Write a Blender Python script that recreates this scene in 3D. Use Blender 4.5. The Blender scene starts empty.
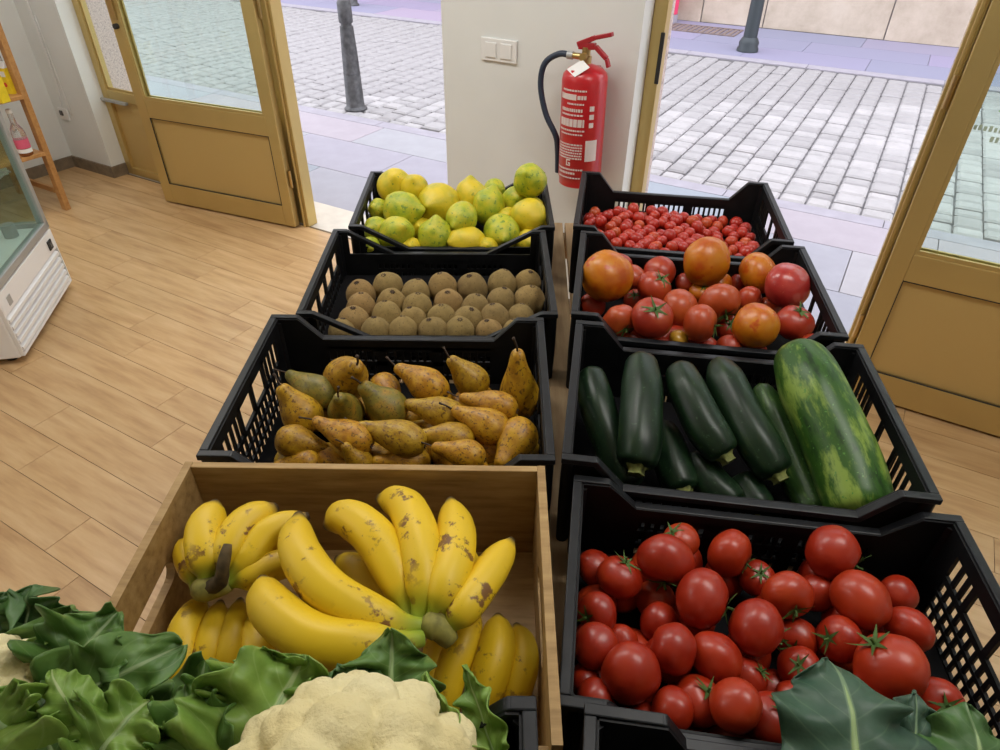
import bpy, bmesh, math, random
import numpy as np
from mathutils import Vector, Matrix, noise as mnoise

random.seed(7); np.random.seed(7)
SC = bpy.context.scene
COL = SC.collection
PI = math.pi

# ------------------------------------------------------------------ camera
CAM_H = 1.7
F_PX = 665.0
PITCH = math.radians(36.9); ROLL = math.radians(-0.7)
_f = Vector((0, math.cos(PITCH), -math.sin(PITCH)))
_d0 = Vector((0, -math.sin(PITCH), -math.cos(PITCH)))
_r0 = Vector((1, 0, 0))
C_R = _r0 * math.cos(ROLL) + _d0 * math.sin(ROLL)
C_D = _d0 * math.cos(ROLL) - _r0 * math.sin(ROLL)
C_F = _f
cam_data = bpy.data.cameras.new('camera'); cam_data.sensor_width = 36.0
cam_data.lens = F_PX / 1000 * 36.0
cam_data.clip_start = 0.02; cam_data.clip_end = 200
cam = bpy.data.objects.new('camera', cam_data); COL.objects.link(cam)
M4 = Matrix.Identity(4)
for i in range(3):
    M4[i][0] = C_R[i]; M4[i][1] = -C_D[i]; M4[i][2] = -C_F[i]
M4[0][3], M4[1][3], M4[2][3] = 0, 0, CAM_H
cam.matrix_world = M4
SC.camera = cam

# ------------------------------------------------------------------ world, exposure
SKY_STRENGTH = 3.1
CEIL_LIGHT = 10.5
w = bpy.data.worlds.new('sky'); SC.world = w; w.use_nodes = True
bg = w.node_tree.nodes['Background']
bg.inputs[0].default_value = (0.93, 0.94, 1.0, 1); bg.inputs[1].default_value = SKY_STRENGTH
SC.view_settings.view_transform = 'Standard'; SC.view_settings.look = 'None'
SC.view_settings.exposure = 0.0; SC.view_settings.gamma = 1.0
SC.view_settings.use_curve_mapping = False

# ------------------------------------------------------------------ frames
def ray(x, y): return C_R * ((x - 500) / F_PX) + C_D * ((y - 375) / F_PX) + C_F
def at(x, y, z):
    d = ray(x, y); return Vector((0, 0, CAM_H)) + d * ((z - CAM_H) / d.z)
def depth(P): return (Vector(P) - Vector((0, 0, CAM_H))).dot(C_F)
FP = Vector((-1.157, 3.74, 0)); FYAW = math.radians(-29.6)
FU = Vector((math.cos(FYAW), math.sin(FYAW), 0)); FN = Vector((-math.sin(FYAW), math.cos(FYAW), 0))
def FW(s, d, z=0): return FP + FU * s + FN * d + Vector((0, 0, z))
def fz(x, y, d):
    o = Vector((0, 0, CAM_H)); r = ray(x, y); P = o + r * ((FP + FN * d - o).dot(FN) / r.dot(FN))
    return (P - FP).dot(FU), P.z

# ------------------------------------------------------------------ materials
MATS = {}
def new_mat(name):
    m = bpy.data.materials.new(name); m.use_nodes = True
    nt = m.node_tree; b = nt.nodes['Principled BSDF']
    MATS[name] = m; return m, nt, b
def N(nt, t, **k):
    n = nt.nodes.new(t)
    for a, v in k.items():
        if a.startswith('i_'): n.inputs[int(a[2:])].default_value = v
        else: setattr(n, a, v)
    return n
def ramp(nt, fac, stops, interp='LINEAR'):
    r = nt.nodes.new('ShaderNodeValToRGB'); r.color_ramp.interpolation = interp
    e = r.color_ramp.elements
    while len(e) < len(stops): e.new(0.5)
    for i, (p, c) in enumerate(stops):
        e[i].position = p; e[i].color = (*c, 1) if len(c) == 3 else c
    nt.links.new(fac, r.inputs[0]); return r
def noise_tex(nt, scale, detail=3, rough=.5, coord='Object', stretch=None, rand=False):
    tc = N(nt, 'ShaderNodeTexCoord'); v = tc.outputs[coord]
    if rand:
        oi = N(nt, 'ShaderNodeObjectInfo'); ad = N(nt, 'ShaderNodeVectorMath', operation='ADD')
        ml = N(nt, 'ShaderNodeMath', operation='MULTIPLY', i_1=37.0)
        nt.links.new(oi.outputs['Random'], ml.inputs[0])
        nt.links.new(v, ad.inputs[0]); nt.links.new(ml.outputs[0], ad.inputs[1]); v = ad.outputs[0]
    if stretch:
        mp = N(nt, 'ShaderNodeMapping'); mp.inputs['Scale'].default_value = stretch
        nt.links.new(v, mp.inputs[0]); v = mp.outputs[0]
    n = N(nt, 'ShaderNodeTexNoise'); n.inputs['Scale'].default_value = scale
    n.inputs['Detail'].default_value = detail; n.inputs['Roughness'].default_value = rough
    nt.links.new(v, n.inputs['Vector']); return n
def bump(nt, b, h, strength=.2, dist=.01):
    bp = N(nt, 'ShaderNodeBump'); bp.inputs['Strength'].default_value = strength; bp.inputs['Distance'].default_value = dist
    nt.links.new(h, bp.inputs['Height']); nt.links.new(bp.outputs[0], b.inputs['Normal'])
def mix(nt, fac, a, b_, mode='MIX'):
    m = N(nt, 'ShaderNodeMix', data_type='RGBA', blend_type=mode)
    for sock, v in ((m.inputs[0], fac), (m.inputs[6], a), (m.inputs[7], b_)):
        if hasattr(v, 'links'): nt.links.new(v, sock)
        elif isinstance(v, (int, float)): sock.default_value = v
        else: sock.default_value = (*v, 1)
    return m.outputs[2]
def simple(name, col, rough=.5, metal=0, spec=.5, nscale=None, namt=.12, bumpamt=0, coord='Object'):
    m, nt, b = new_mat(name)
    b.inputs['Roughness'].default_value = rough; b.inputs['Metallic'].default_value = metal
    b.inputs['Specular IOR Level'].default_value = spec
    if nscale:
        n = noise_tex(nt, nscale, coord=coord)
        r = ramp(nt, n.outputs[0], [(.3, tuple(c * (1 - namt) for c in col)), (.7, tuple(min(1, c * (1 + namt)) for c in col))])
        nt.links.new(r.outputs[0], b.inputs['Base Color'])
        if bumpamt: bump(nt, b, n.outputs[0], bumpamt)
    else: b.inputs['Base Color'].default_value = (*col, 1)
    return m
def spotted(name, stops, scale=14, rough=.35, spot=None, spot_scale=90, spot_at=.68, bumpamt=.05, bscale=60, sss=0, coat=0, rand_hue=None):
    """fruit skin: broad noise ramp, random tint for each object, small specks"""
    m, nt, b = new_mat(name)
    n = noise_tex(nt, scale, 3, .55, rand=True)
    c = ramp(nt, n.outputs[0], stops).outputs[0]
    if rand_hue:
        oi = N(nt, 'ShaderNodeObjectInfo')
        rr = ramp(nt, oi.outputs['Random'], rand_hue)
        c = mix(nt, .5, c, rr.outputs[0])
    if spot:
        n2 = noise_tex(nt, spot_scale, 2, .6, rand=True)
        f = ramp(nt, n2.outputs[0], [(spot_at, (0, 0, 0)), (min(1, spot_at + .06), (1, 1, 1))])
        c = mix(nt, f.outputs[0], c, spot)
    nt.links.new(c, b.inputs['Base Color'])
    b.inputs['Roughness'].default_value = rough
    if coat: b.inputs['Coat Weight'].default_value = coat; b.inputs['Coat Roughness'].default_value = .15
    if bumpamt:
        n3 = noise_tex(nt, bscale, 2); bump(nt, b, n3.outputs[0], bumpamt, .004)
    return m

simple('plaster', (.74, .755, .74), .85, nscale=3, namt=.03, bumpamt=.03)
simple('white_plastic', (.80, .80, .79), .4)
simple('white_metal', (.84, .84, .84), .35)
simple('ceiling_paint', (.8, .8, .78), .9)
simple('grey_metal', (.42, .43, .43), .4, .3)
simple('dark_grey', (.08, .08, .085), .5)
simple('black_rubber', (.02, .02, .02), .6)
simple('black_plastic', (.006, .0065, .0075), .5, spec=.25, nscale=25, namt=.35)
simple('black_rim', (.009, .0105, .013), .4, spec=.35, nscale=30, namt=.3)
simple('liner_card', (.008, .008, .009), .9, spec=.08)
simple('pale_tray', (.32, .32, .30), .6)
simple('brass', (.55, .40, .18), .3, 1)
simple('red_paint', (.52, .015, .022), .28, spec=.6)
simple('red_dark', (.36, .012, .022), .3)
simple('hose_blue', (.022, .035, .065), .5)
simple('print_white', (.72, .62, .60), .5)
simple('paper_white', (.85, .85, .85), .7)
simple('bollard_iron', (.085, .085, .09), .55, .3, nscale=22, namt=.4, bumpamt=.1)
simple('lamp_iron', (.045, .055, .062), .5, .3)
simple('skirting_stone', (.20, .155, .105), .6, nscale=18, namt=.25)
simple('threshold_stone', (.60, .55, .47), .6, nscale=12, namt=.08)
simple('grout', (.16, .115, .07), .9)
simple('joint_sand', (.24, .23, .24), .95)
simple('kerb_stone', (.33, .31, .36), .8, nscale=8, namt=.08)
simple('road_base', (.26, .25, .26), .95)
simple('yellow_pack', (.82, .62, .02), .45, nscale=30, namt=.1)
simple('pack_red', (.65, .05, .03), .5)
simple('pink_label', (.75, .12, .22), .5)
simple('brown_liquid', (.22, .07, .02), .2)
simple('cap_red', (.6, .06, .05), .4)
simple('pear_stem', (.05, .03, .018), .8)
simple('banana_stem', (.075, .05, .018), .8, nscale=60, namt=.5)
simple('banana_crown', (.24, .22, .045), .7, nscale=60, namt=.4)
simple('calyx_brown', (.055, .032, .018), .9)
simple('cucumber_stem', (.17, .19, .05), .75, nscale=110, namt=.7)
simple('sticker_green', (.20, .40, .10), .6)
simple('sticker_yellow', (.80, .72, .28), .6)
simple('sticker_grey', (.45, .55, .45), .6)
simple('hatch_rust', (.20, .15, .14), .8, nscale=14, namt=.2)
simple('red_box', (.75, .05, .15), .5)

def wood(name, a, b_, c_, scale=(2.5, 26, 26), rough=.5, ring=6):
    m, nt, b = new_mat(name)
    n = noise_tex(nt, ring, 4, .6, stretch=scale, rand=True)
    r = ramp(nt, n.outputs[0], [(.28, a), (.5, b_), (.75, c_)])
    oi = N(nt, 'ShaderNodeObjectInfo')
    rr = ramp(nt, oi.outputs['Random'], [(0, (.78, .78, .78)), (1, (1.0, 1.0, 1.0))])
    nt.links.new(mix(nt, .55, r.outputs[0], rr.outputs[0], 'MULTIPLY'), b.inputs['Base Color'])
    b.inputs['Roughness'].default_value = rough
    bump(nt, b, n.outputs[0], .08, .004)
    return m
wood('floor_plank', (.43, .25, .11), (.56, .355, .17), (.65, .44, .235), (.5, 4, 4), .42, 6)
wood('box_wood', (.25, .145, .045), (.38, .235, .085), (.48, .32, .13), (1.2, 9, 9), .6, 7)
wood('shelf_wood', (.42, .20, .06), (.52, .26, .085), (.60, .33, .12), (1, 8, 8), .5)
wood('table_wood', (.35, .22, .10), (.46, .31, .16), (.55, .40, .22), (8, 1, 8), .6)

def anodised():
    m, nt, b = new_mat('gold_aluminium')
    n = noise_tex(nt, 5, 2, .5)
    r = ramp(nt, n.outputs[0], [(.3, (.56, .42, .165)), (.7, (.60, .45, .18))])
    nt.links.new(r.outputs[0], b.inputs['Base Color'])
    b.inputs['Metallic'].default_value = .6; b.inputs['Roughness'].default_value = .36
anodised()
def anodised_panel():
    m, nt, b = new_mat('gold_panel')
    b.inputs['Base Color'].default_value = (.58, .41, .155, 1)
    b.inputs['Metallic'].default_value = .35; b.inputs['Roughness'].default_value = .5
anodised_panel()
def glass():
    for name, col, a in (('window_glass', (.93, .975, .95), .82), ('cooler_glass', (.85, .93, .90), .80)):
        m = bpy.data.materials.new(name); m.use_nodes = True; nt = m.node_tree; MATS[name] = m
        nt.nodes.clear()
        o = N(nt, 'ShaderNodeOutputMaterial'); t = N(nt, 'ShaderNodeBsdfTransparent'); t.inputs[0].default_value = (*col, 1)
        g = N(nt, 'ShaderNodeBsdfGlossy'); g.inputs['Roughness'].default_value = .02
        lw = N(nt, 'ShaderNodeLayerWeight'); lw.inputs[0].default_value = .5
        fr = ramp(nt, lw.outputs['Facing'], [(0, (.03, .03, .03)), (.6, (.06, .06, .06)), (.85, (.25, .25, .25)), (1, (.9, .9, .9))])
        ms = N(nt, 'ShaderNodeMixShader'); nt.links.new(fr.outputs[0], ms.inputs[0])
        nt.links.new(t.outputs[0], ms.inputs[1]); nt.links.new(g.outputs[0], ms.inputs[2]); nt.links.new(ms.outputs[0], o.inputs[0])
    m, nt, b = new_mat('clear_bottle')
    b.inputs['Base Color'].default_value = (.9, .9, .88, 1); b.inputs['Transmission Weight'].default_value = .8; b.inputs['Roughness'].default_value = .1
glass()
def granite():
    m, nt, b = new_mat('granite')
    n = noise_tex(nt, 90, 3, .7)
    r = ramp(nt, n.outputs[0], [(.33, (.26, .22, .22)), (.45, (.55, .44, .41)), (.62, (.66, .54, .50)), (.75, (.72, .66, .63))])
    nt.links.new(r.outputs[0], b.inputs['Base Color']); b.inputs['Roughness'].default_value = .5
granite()
def paving():
    m, nt, b = new_mat('paving_slab')
    oi = N(nt, 'ShaderNodeObjectInfo')
    r = ramp(nt, oi.outputs['Random'], [(0, (.36, .325, .39)), (.3, (.31, .325, .38)), (.6, (.40, .345, .39)), (.8, (.28, .31, .36)), (1, (.42, .39, .42))])
    n = noise_tex(nt, 6, 4, .6)
    r2 = ramp(nt, n.outputs[0], [(.3, (.9, .9, .9)), (.7, (1, 1, 1))])
    nt.links.new(mix(nt, 1, r.outputs[0], r2.outputs[0], 'MULTIPLY'), b.inputs['Base Color']); b.inputs['Roughness'].default_value = .75
    m, nt, b = new_mat('far_paving_slab')
    oi = N(nt, 'ShaderNodeObjectInfo')
    r = ramp(nt, oi.outputs['Random'], [(0, (.27, .235, .36)), (.45, (.28, .255, .39)), (.8, (.235, .24, .34)), (1, (.33, .27, .38))])
    nt.links.new(r.outputs[0], b.inputs['Base Color']); b.inputs['Roughness'].default_value = .75
    m, nt, b = new_mat('cobble')
    oi = N(nt, 'ShaderNodeObjectInfo')
    r = ramp(nt, oi.outputs['Random'], [(0, (.33, .315, .325)), (.5, (.39, .375, .385)), (1, (.45, .43, .44))])
    n = noise_tex(nt, 9, 4, .6, rand=True)
    r2 = ramp(nt, n.outputs[0], [(.3, (.85, .85, .85)), (.65, (1, 1, 1))])
    nt.links.new(mix(nt, 1, r.outputs[0], r2.outputs[0], 'MULTIPLY'), b.inputs['Base Color']); b.inputs['Roughness'].default_value = .8
    bump(nt, b, n.outputs[0], .2, .02)
    m, nt, b = new_mat('sandstone')
    n = noise_tex(nt, 2.2, 5, .65, rand=True)
    r = ramp(nt, n.outputs[0], [(.3, (.40, .33, .26)), (.55, (.52, .44, .36)), (.75, (.57, .50, .43))])
    nt.links.new(r.outputs[0], b.inputs['Base Color']); b.inputs['Roughness'].default_value = .9
    bump(nt, b, n.outputs[0], .3, .03)
paving()
# fruit skins
spotted('lemon_yellow', [(.3, (.46, .42, .02)), (.5, (.68, .52, .02)), (.75, (.74, .54, .02))], 1.3, .4, bumpamt=.35, bscale=16, spot=(.28, .30, .02), spot_scale=3.2, spot_at=.66)
spotted('lemon_green', [(.3, (.27, .36, .02)), (.5, (.45, .47, .02)), (.7, (.62, .52, .025))], 1.7, .42, bumpamt=.35, bscale=16, spot=(.17, .27, .025), spot_scale=4.5, spot_at=.60)
spotted('kiwi_skin', [(.3, (.17, .115, .035)), (.55, (.27, .19, .06)), (.75, (.34, .23, .085))], 2.2, .8, bumpamt=.6, bscale=26, spot=(.13, .085, .03), spot_scale=9, spot_at=.62, rand_hue=[(0, (.20, .12, .045)), (.5, (.29, .20, .06)), (1, (.33, .18, .06))])
spotted('pear_skin', [(.3, (.20, .095, .004)), (.45, (.40, .20, .006)), (.62, (.58, .36, .012))], 2.6, .45, spot=(.15, .07, .008), spot_scale=6, spot_at=.575, bumpamt=.15, bscale=9, rand_hue=[(0, (.42, .25, .010)), (.5, (.40, .15, .005)), (1, (.28, .18, .010))])
spotted('pear_green', [(.3, (.11, .10, .018)), (.5, (.21, .17, .02)), (.7, (.34, .19, .02))], 1.7, .48, spot=(.10, .07, .015), spot_scale=8, spot_at=.58, bumpamt=.15, bscale=9)
spotted('tomato_red', [(.3, (.26, .013, .003)), (.55, (.37, .026, .004)), (.8, (.44, .055, .008))], 1.1, .38, bumpamt=0, coat=.12, rand_hue=[(0, (.27, .012, .004)), (.6, (.37, .024, .005)), (1, (.44, .055, .008))])
spotted('tomato_mixed', [(.3, (.29, .016, .005)), (.55, (.40, .04, .010)), (.8, (.48, .11, .015))], 1.2, .38, bumpamt=0, coat=.12, rand_hue=[(0, (.30, .016, .008)), (.6, (.40, .045, .010)), (1, (.44, .09, .014))])
spotted('tomato_orange', [(.3, (.42, .075, .003)), (.5, (.52, .155, .004)), (.75, (.54, .21, .006))], 1.2, .38, bumpamt=0, coat=.12, spot=(.45, .07, .004), spot_scale=1.8, spot_at=.60)
spotted('tomato_yellow', [(.3, (.50, .26, .02)), (.7, (.62, .34, .03))], 1.5, .3, bumpamt=0, coat=.25)
spotted('tomato_pink', [(.3, (.34, .018, .018)), (.7, (.46, .05, .035))], 1.5, .3, bumpamt=0, coat=.25, spot=(.55, .16, .10), spot_scale=9, spot_at=.70)
spotted('cherry_red', [(.3, (.36, .012, .006)), (.7, (.48, .03, .010))], 1.2, .34, bumpamt=0, coat=.08, rand_hue=[(0, (.32, .008, .006)), (.7, (.45, .025, .010)), (1, (.54, .12, .02))])
simple('tomato_calyx', (.055, .115, .018), .7, nscale=90, namt=.4)

def banana_mat():
    m, nt, b = new_mat('banana_skin')
    at_ = N(nt, 'ShaderNodeAttribute', attribute_name='t')
    r = ramp(nt, at_.outputs['Fac'], [(0, (.26, .38, .04)), (.12, (.42, .45, .03)), (.26, (.72, .50, .012)), (.5, (.78, .53, .012)), (.90, (.70, .47, .014)), (.955, (.34, .22, .03)), (.985, (.05, .03, .015))])
    n = noise_tex(nt, 30, 4, .7, stretch=(1, 1, 1), rand=True)
    f = ramp(nt, n.outputs[0], [(.565, (0, 0, 0)), (.63, (1, 1, 1))])
    n2 = noise_tex(nt, 9, 2, .5, rand=True)
    f2 = ramp(nt, n2.outputs[0], [(.44, (0, 0, 0)), (.56, (1, 1, 1))])
    ff = mix(nt, 1, f.outputs[0], f2.outputs[0], 'MULTIPLY')
    c = mix(nt, ff, r.outputs[0], (.20, .09, .018))
    nt.links.new(c, b.inputs['Base Color']); b.inputs['Roughness'].default_value = .48
banana_mat()
def zucchini_mat(name, dark, mid, light, thr, streak=7):
    m, nt, b = new_mat(name)
    uv = N(nt, 'ShaderNodeUVMap'); mp = N(nt, 'ShaderNodeMapping'); mp.inputs['Scale'].default_value = (streak, 1.6, 1)
    oi = N(nt, 'ShaderNodeObjectInfo'); nt.links.new(uv.outputs[0], mp.inputs[0]); nt.links.new(oi.outputs['Random'], mp.inputs['Location'])
    n = N(nt, 'ShaderNodeTexNoise'); n.inputs['Scale'].default_value = 2.2; n.inputs['Detail'].default_value = 5; n.inputs['Roughness'].default_value = .65
    nt.links.new(mp.outputs[0], n.inputs['Vector'])
    r = ramp(nt, n.outputs[0], [(.35, dark), (thr - .06, mid), (thr, mid), (thr + .12, light)])
    n2 = noise_tex(nt, 130, 2, .5, rand=True)
    f = ramp(nt, n2.outputs[0], [(.66, (0, 0, 0)), (.72, (1, 1, 1))])
    c = mix(nt, f.outputs[0], r.outputs[0], tuple(min(1, x * 2.2 + .015) for x in mid))
    nt.links.new(c, b.inputs['Base Color']); b.inputs['Roughness'].default_value = .37
    b.inputs['Specular IOR Level'].default_value = .35
zucchini_mat('zucchini_dark', (.004, .013, .006), (.008, .024, .009), (.022, .050, .014), .60)
zucchini_mat('zucchini_mid', (.014, .04, .010), (.025, .065, .014), (.09, .16, .03), .58)
zucchini_mat('zucchini_big', (.010, .035, .008), (.03, .09, .012), (.20, .30, .05), .50, 5)
def curd_mat():
    m, nt, b = new_mat('cauliflower_curd')
    n = noise_tex(nt, 12, 3); n2 = noise_tex(nt, 170, 3, .6)
    r = ramp(nt, n.outputs[0], [(.3, (.70, .60, .30)), (.7, (.78, .71, .42))])
    nt.links.new(r.outputs[0], b.inputs['Base Color']); b.inputs['Roughness'].default_value = .8
    bump(nt, b, n2.outputs[0], .6, .004)
    b.inputs['Subsurface Weight'].default_value = .0
curd_mat()
def leaf_mat(name, dark, mid, vein, rough=.5):
    m, nt, b = new_mat(name)
    uv = N(nt, 'ShaderNodeUVMap'); sx = N(nt, 'ShaderNodeSeparateXYZ'); nt.links.new(uv.outputs[0], sx.inputs[0])
    # u: along the leaf, v: 0..1 across
    sb = N(nt, 'ShaderNodeMath', operation='SUBTRACT', i_1=.5); nt.links.new(sx.outputs[1], sb.inputs[0])
    ab = N(nt, 'ShaderNodeMath', operation='ABSOLUTE'); nt.links.new(sb.outputs[0], ab.inputs[0])
    mid_f = ramp(nt, ab.outputs[0], [(.018, (1, 1, 1)), (.035, (0, 0, 0))])
    m1 = N(nt, 'ShaderNodeMath', operation='MULTIPLY', i_1=-.55); nt.links.new(ab.outputs[0], m1.inputs[0])
    ad = N(nt, 'ShaderNodeMath', operation='ADD'); nt.links.new(sx.outputs[0], ad.inputs[0]); nt.links.new(m1.outputs[0], ad.inputs[1])
    wv = N(nt, 'ShaderNodeMath', operation='MULTIPLY', i_1=7.0); nt.links.new(ad.outputs[0], wv.inputs[0])
    fr = N(nt, 'ShaderNodeMath', operation='FRACT'); nt.links.new(wv.outputs[0], fr.inputs[0])
    vf = ramp(nt, fr.outputs[0], [(.0, (.45, .45, .45)), (.06, (0, 0, 0)), (.94, (0, 0, 0)), (1, (.45, .45, .45))])
    n = noise_tex(nt, 14, 4, .6, rand=True)
    r = ramp(nt, n.outputs[0], [(.3, dark), (.7, mid)])
    c = mix(nt, vf.outputs[0], r.outputs[0], tuple(.45 * a + .55 * v for a, v in zip(mid, vein)))
    c = mix(nt, mid_f.outputs[0], c, vein)
    nt.links.new(c, b.inputs['Base Color']); b.inputs['Roughness'].default_value = rough
    b.inputs['Transmission Weight'].default_value = 0
    n3 = noise_tex(nt, 40, 3); bump(nt, b, n3.outputs[0], .3, .006)
leaf_mat('leaf_dark', (.028, .085, .018), (.065, .155, .035), (.14, .22, .10))
leaf_mat('leaf_mid', (.055, .14, .024), (.14, .26, .055), (.26, .36, .17))
leaf_mat('leaf_bright', (.11, .23, .03), (.25, .39, .07), (.36, .46, .20))
leaf_mat('leaf_blue', (.024, .065, .040), (.048, .105, .062), (.16, .25, .14))
simple('leaf_rib', (.28, .40, .17), .5, nscale=20, namt=.15)
def lamp_mat():
    m, nt, b = new_mat('lamp_diffuser')
    b.inputs['Base Color'].default_value = (.9, .9, .9, 1); b.inputs['Emission Color'].default_value = (1, .975, .93, 1)
    b.inputs['Emission Strength'].default_value = CEIL_LIGHT
lamp_mat()

# ------------------------------------------------------------------ mesh helpers
class MB:
    def __init__(s): s.v = []; s.f = []; s.uv = None; s.attr = None
    def add(s, vs, fs):
        o = len(s.v); s.v += [tuple(v) for v in vs]; s.f += [tuple(i + o for i in f) for f in fs]; return s
    def box(s, a, b):
        x0, y0, z0 = a; x1, y1, z1 = b
        vs = [(x0, y0, z0), (x1, y0, z0), (x1, y1, z0), (x0, y1, z0), (x0, y0, z1), (x1, y0, z1), (x1, y1, z1), (x0, y1, z1)]
        return s.add(vs, [(3, 2, 1, 0), (4, 5, 6, 7), (0, 1, 5, 4), (1, 2, 6, 5), (2, 3, 7, 6), (3, 0, 4, 7)])
    def bar(s, p, q, w, h, up=(0, 0, 1)):
        p = Vector(p); q = Vector(q); d = (q - p).normalized(); up = Vector(up)
        side = d.cross(up)
        if side.length < 1e-4: side = d.cross(Vector((0, 1, 0)))
        side.normalize(); n = side.cross(d).normalized()
        vs = []
        for c in (p, q):
            for a, b in ((-1, -1), (1, -1), (1, 1), (-1, 1)): vs.append(c + side * (a * w / 2) + n * (b * h / 2))
        return s.add(vs, [(0, 1, 2, 3), (7, 6, 5, 4), (0, 4, 5, 1), (1, 5, 6, 2), (2, 6, 7, 3), (3, 7, 4, 0)])
    def prism(s, poly, axis, a, b):
        """poly: 2-D points; axis 'x','y','z' extruded from a to b"""
        n = len(poly)
        def P(p, t): return {'x': (t, p[0], p[1]), 'y': (p[0], t, p[1]), 'z': (p[0], p[1], t)}[axis]
        vs = [P(p, a) for p in poly] + [P(p, b) for p in poly]
        return s.add(vs, [tuple(range(n))[::-1], tuple(range(n, 2 * n))] + [(i, (i + 1) % n, n + (i + 1) % n, n + i) for i in range(n)])
    def tube(s, pts, rads, seg=8, caps=True, ell=None):
        pts = [Vector(p) for p in pts]; n = len(pts)
        if not hasattr(rads, '__len__'): rads = [rads] * n
        t0 = (pts[1] - pts[0]).normalized(); a = t0.orthogonal().normalized(); vs = []
        for i, p in enumerate(pts):
            t = (pts[min(i + 1, n - 1)] - pts[max(i - 1, 0)]).normalized()
            a = (a - t * a.dot(t)).normalized(); b = t.cross(a)
            for k in range(seg):
                an = 2 * PI * k / seg; vs.append(p + (a * math.cos(an) + b * math.sin(an)) * rads[i])
        fs = [(i * seg + k, i * seg + (k + 1) % seg, (i + 1) * seg + (k + 1) % seg, (i + 1) * seg + k) for i in range(n - 1) for k in range(seg)]
        if caps: fs += [tuple(range(seg))[::-1], tuple((n - 1) * seg + k for k in range(seg))]
        return s.add(vs, fs)
    def lathe(s, prof, seg=24, c=(0, 0, 0), ribs=0, ribamp=0):
        """prof: (r,z) from bottom to top"""
        vs = []; n = len(prof)
        for r, z in prof:
            for k in range(seg):
                an = 2 * PI * k / seg; rr = r * (1 + ribamp * math.cos(ribs * an)) if ribs else r
                vs.append((c[0] + rr * math.cos(an), c[1] + rr * math.sin(an), c[2] + z))
        fs = [(i * seg + k, i * seg + (k + 1) % seg, (i + 1) * seg + (k + 1) % seg, (i + 1) * seg + k) for i in range(n - 1) for k in range(seg)]
        fs += [tuple(range(seg))[::-1], tuple((n - 1) * seg + k for k in range(seg))]
        return s.add(vs, fs)
    def mesh(s, name, mat, smooth=False, sharp=None):
        me = bpy.data.meshes.new(name); me.from_pydata(s.v, [], s.f); me.update()
        me.materials.append(MATS[mat])
        if smooth:
            me.shade_smooth()
            if sharp:
                try: me.set_sharp_from_angle(angle=math.radians(sharp))
                except Exception: pass
        return me
    def build(s, name, mat, parent=None, smooth=False, sharp=None, bevel=0):
        return link(name, s.mesh(name, mat, smooth, sharp), parent, bevel)
def link(name, me, parent=None, bevel=0):
    o = bpy.data.objects.new(name, me); COL.objects.link(o)
    if parent: o.parent = parent
    if bevel:
        md = o.modifiers.new('bevel', 'BEVEL'); md.width = bevel; md.segments = 2; md.limit_method = 'ANGLE'
    return o
def empty(name, loc=(0, 0, 0), rz=0):
    o = bpy.data.objects.new(name, None); COL.objects.link(o); o.location = loc; o.rotation_euler = (0, 0, rz)
    o.empty_display_size = .05; return o
def tag(o, label, cat, group=None):
    o['label'] = label; o['category'] = cat
    if group: o['group'] = group
    return o
def struct(o, label=None):
    o['kind'] = 'structure'
    if label: o['label'] = label
    return o
def infacade(o, s=0, d=0, z=0, extra=0):
    o.location = FW(s, d, z); o.rotation_euler = (0, 0, FYAW + extra); return o
def axis_rot(axis, roll=0):
    q = Vector(axis).normalized().to_track_quat('Z', 'Y'); return (q.to_matrix().to_4x4() @ Matrix.Rotation(roll, 4, 'Z'))
def catmull(pts, n):
    P = [Vector(p) for p in pts]; P = [P[0] * 2 - P[1]] + P + [P[-1] * 2 - P[-2]]
    out = []; m = len(P) - 3
    for i in range(n):
        t = i / (n - 1) * m; k = min(int(t), m - 1); t -= k
        a, b, c, d = P[k:k + 4]
        out.append(.5 * ((2 * b) + (c - a) * t + (2 * a - 5 * b + 4 * c - d) * t * t + (3 * b - a - 3 * c + d) * t ** 3))
    return out

# ================================================================== ROOM SHELL
ROOM_S0, ROOM_S1, ROOM_D0, CEIL = -2.15, 5.0, -5.0, 2.75
WI, WO = -.10, .30          # wall inner and outer faces
def fbox(name, a, b, mat, parent=None, bevel=0, sk=True, label=None):
    o = MB().box(a, b).build(name, mat, parent, bevel=bevel)
    if parent is None: infacade(o)
    if sk and parent is None: struct(o, label)
    return o
floor = fbox('floor', (ROOM_S0, ROOM_D0, -.06), (ROOM_S1, 0.0, -.004), 'grout')
PW, PL = .158, .90
plank_me = MB().box((-PL / 2 + .001, -PW / 2 + .001, -.012), (PL / 2 - .001, PW / 2 - .001, 0)).mesh('plank', 'floor_plank')
row = 0; dd = -PW / 2 - .02
cut_cache = {}
while dd > -3.4:
    off = (row % 3) * PL / 3 + .12 * (row % 2)
    x = ROOM_S0 - PL + off
    while x < ROOM_S1:
        a, b = max(x, ROOM_S0), min(x + PL, ROOM_S1)
        if b - a > .05:
            if b - a > PL - .001: me = plank_me
            else:
                key = round(b - a, 3)
                if key not in cut_cache:
                    cut_cache[key] = MB().box((-(b - a) / 2 + .001, -PW / 2 + .001, -.012), ((b - a) / 2 - .001, PW / 2 - .001, 0)).mesh('plank', 'floor_plank')
                me = cut_cache[key]
            o = link('plank', me, floor); o.location = ((a + b) / 2, dd, 0)
        x += PL
    dd -= PW; row += 1
fbox('floor_rear', (ROOM_S0, ROOM_D0, -.02), (ROOM_S1, dd + PW / 2, 0), 'floor_plank')
ceiling = fbox('ceiling', (ROOM_S0 - .3, ROOM_D0 - .3, CEIL), (ROOM_S1 + .3, WO, CEIL + .15), 'ceiling_paint')
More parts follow.
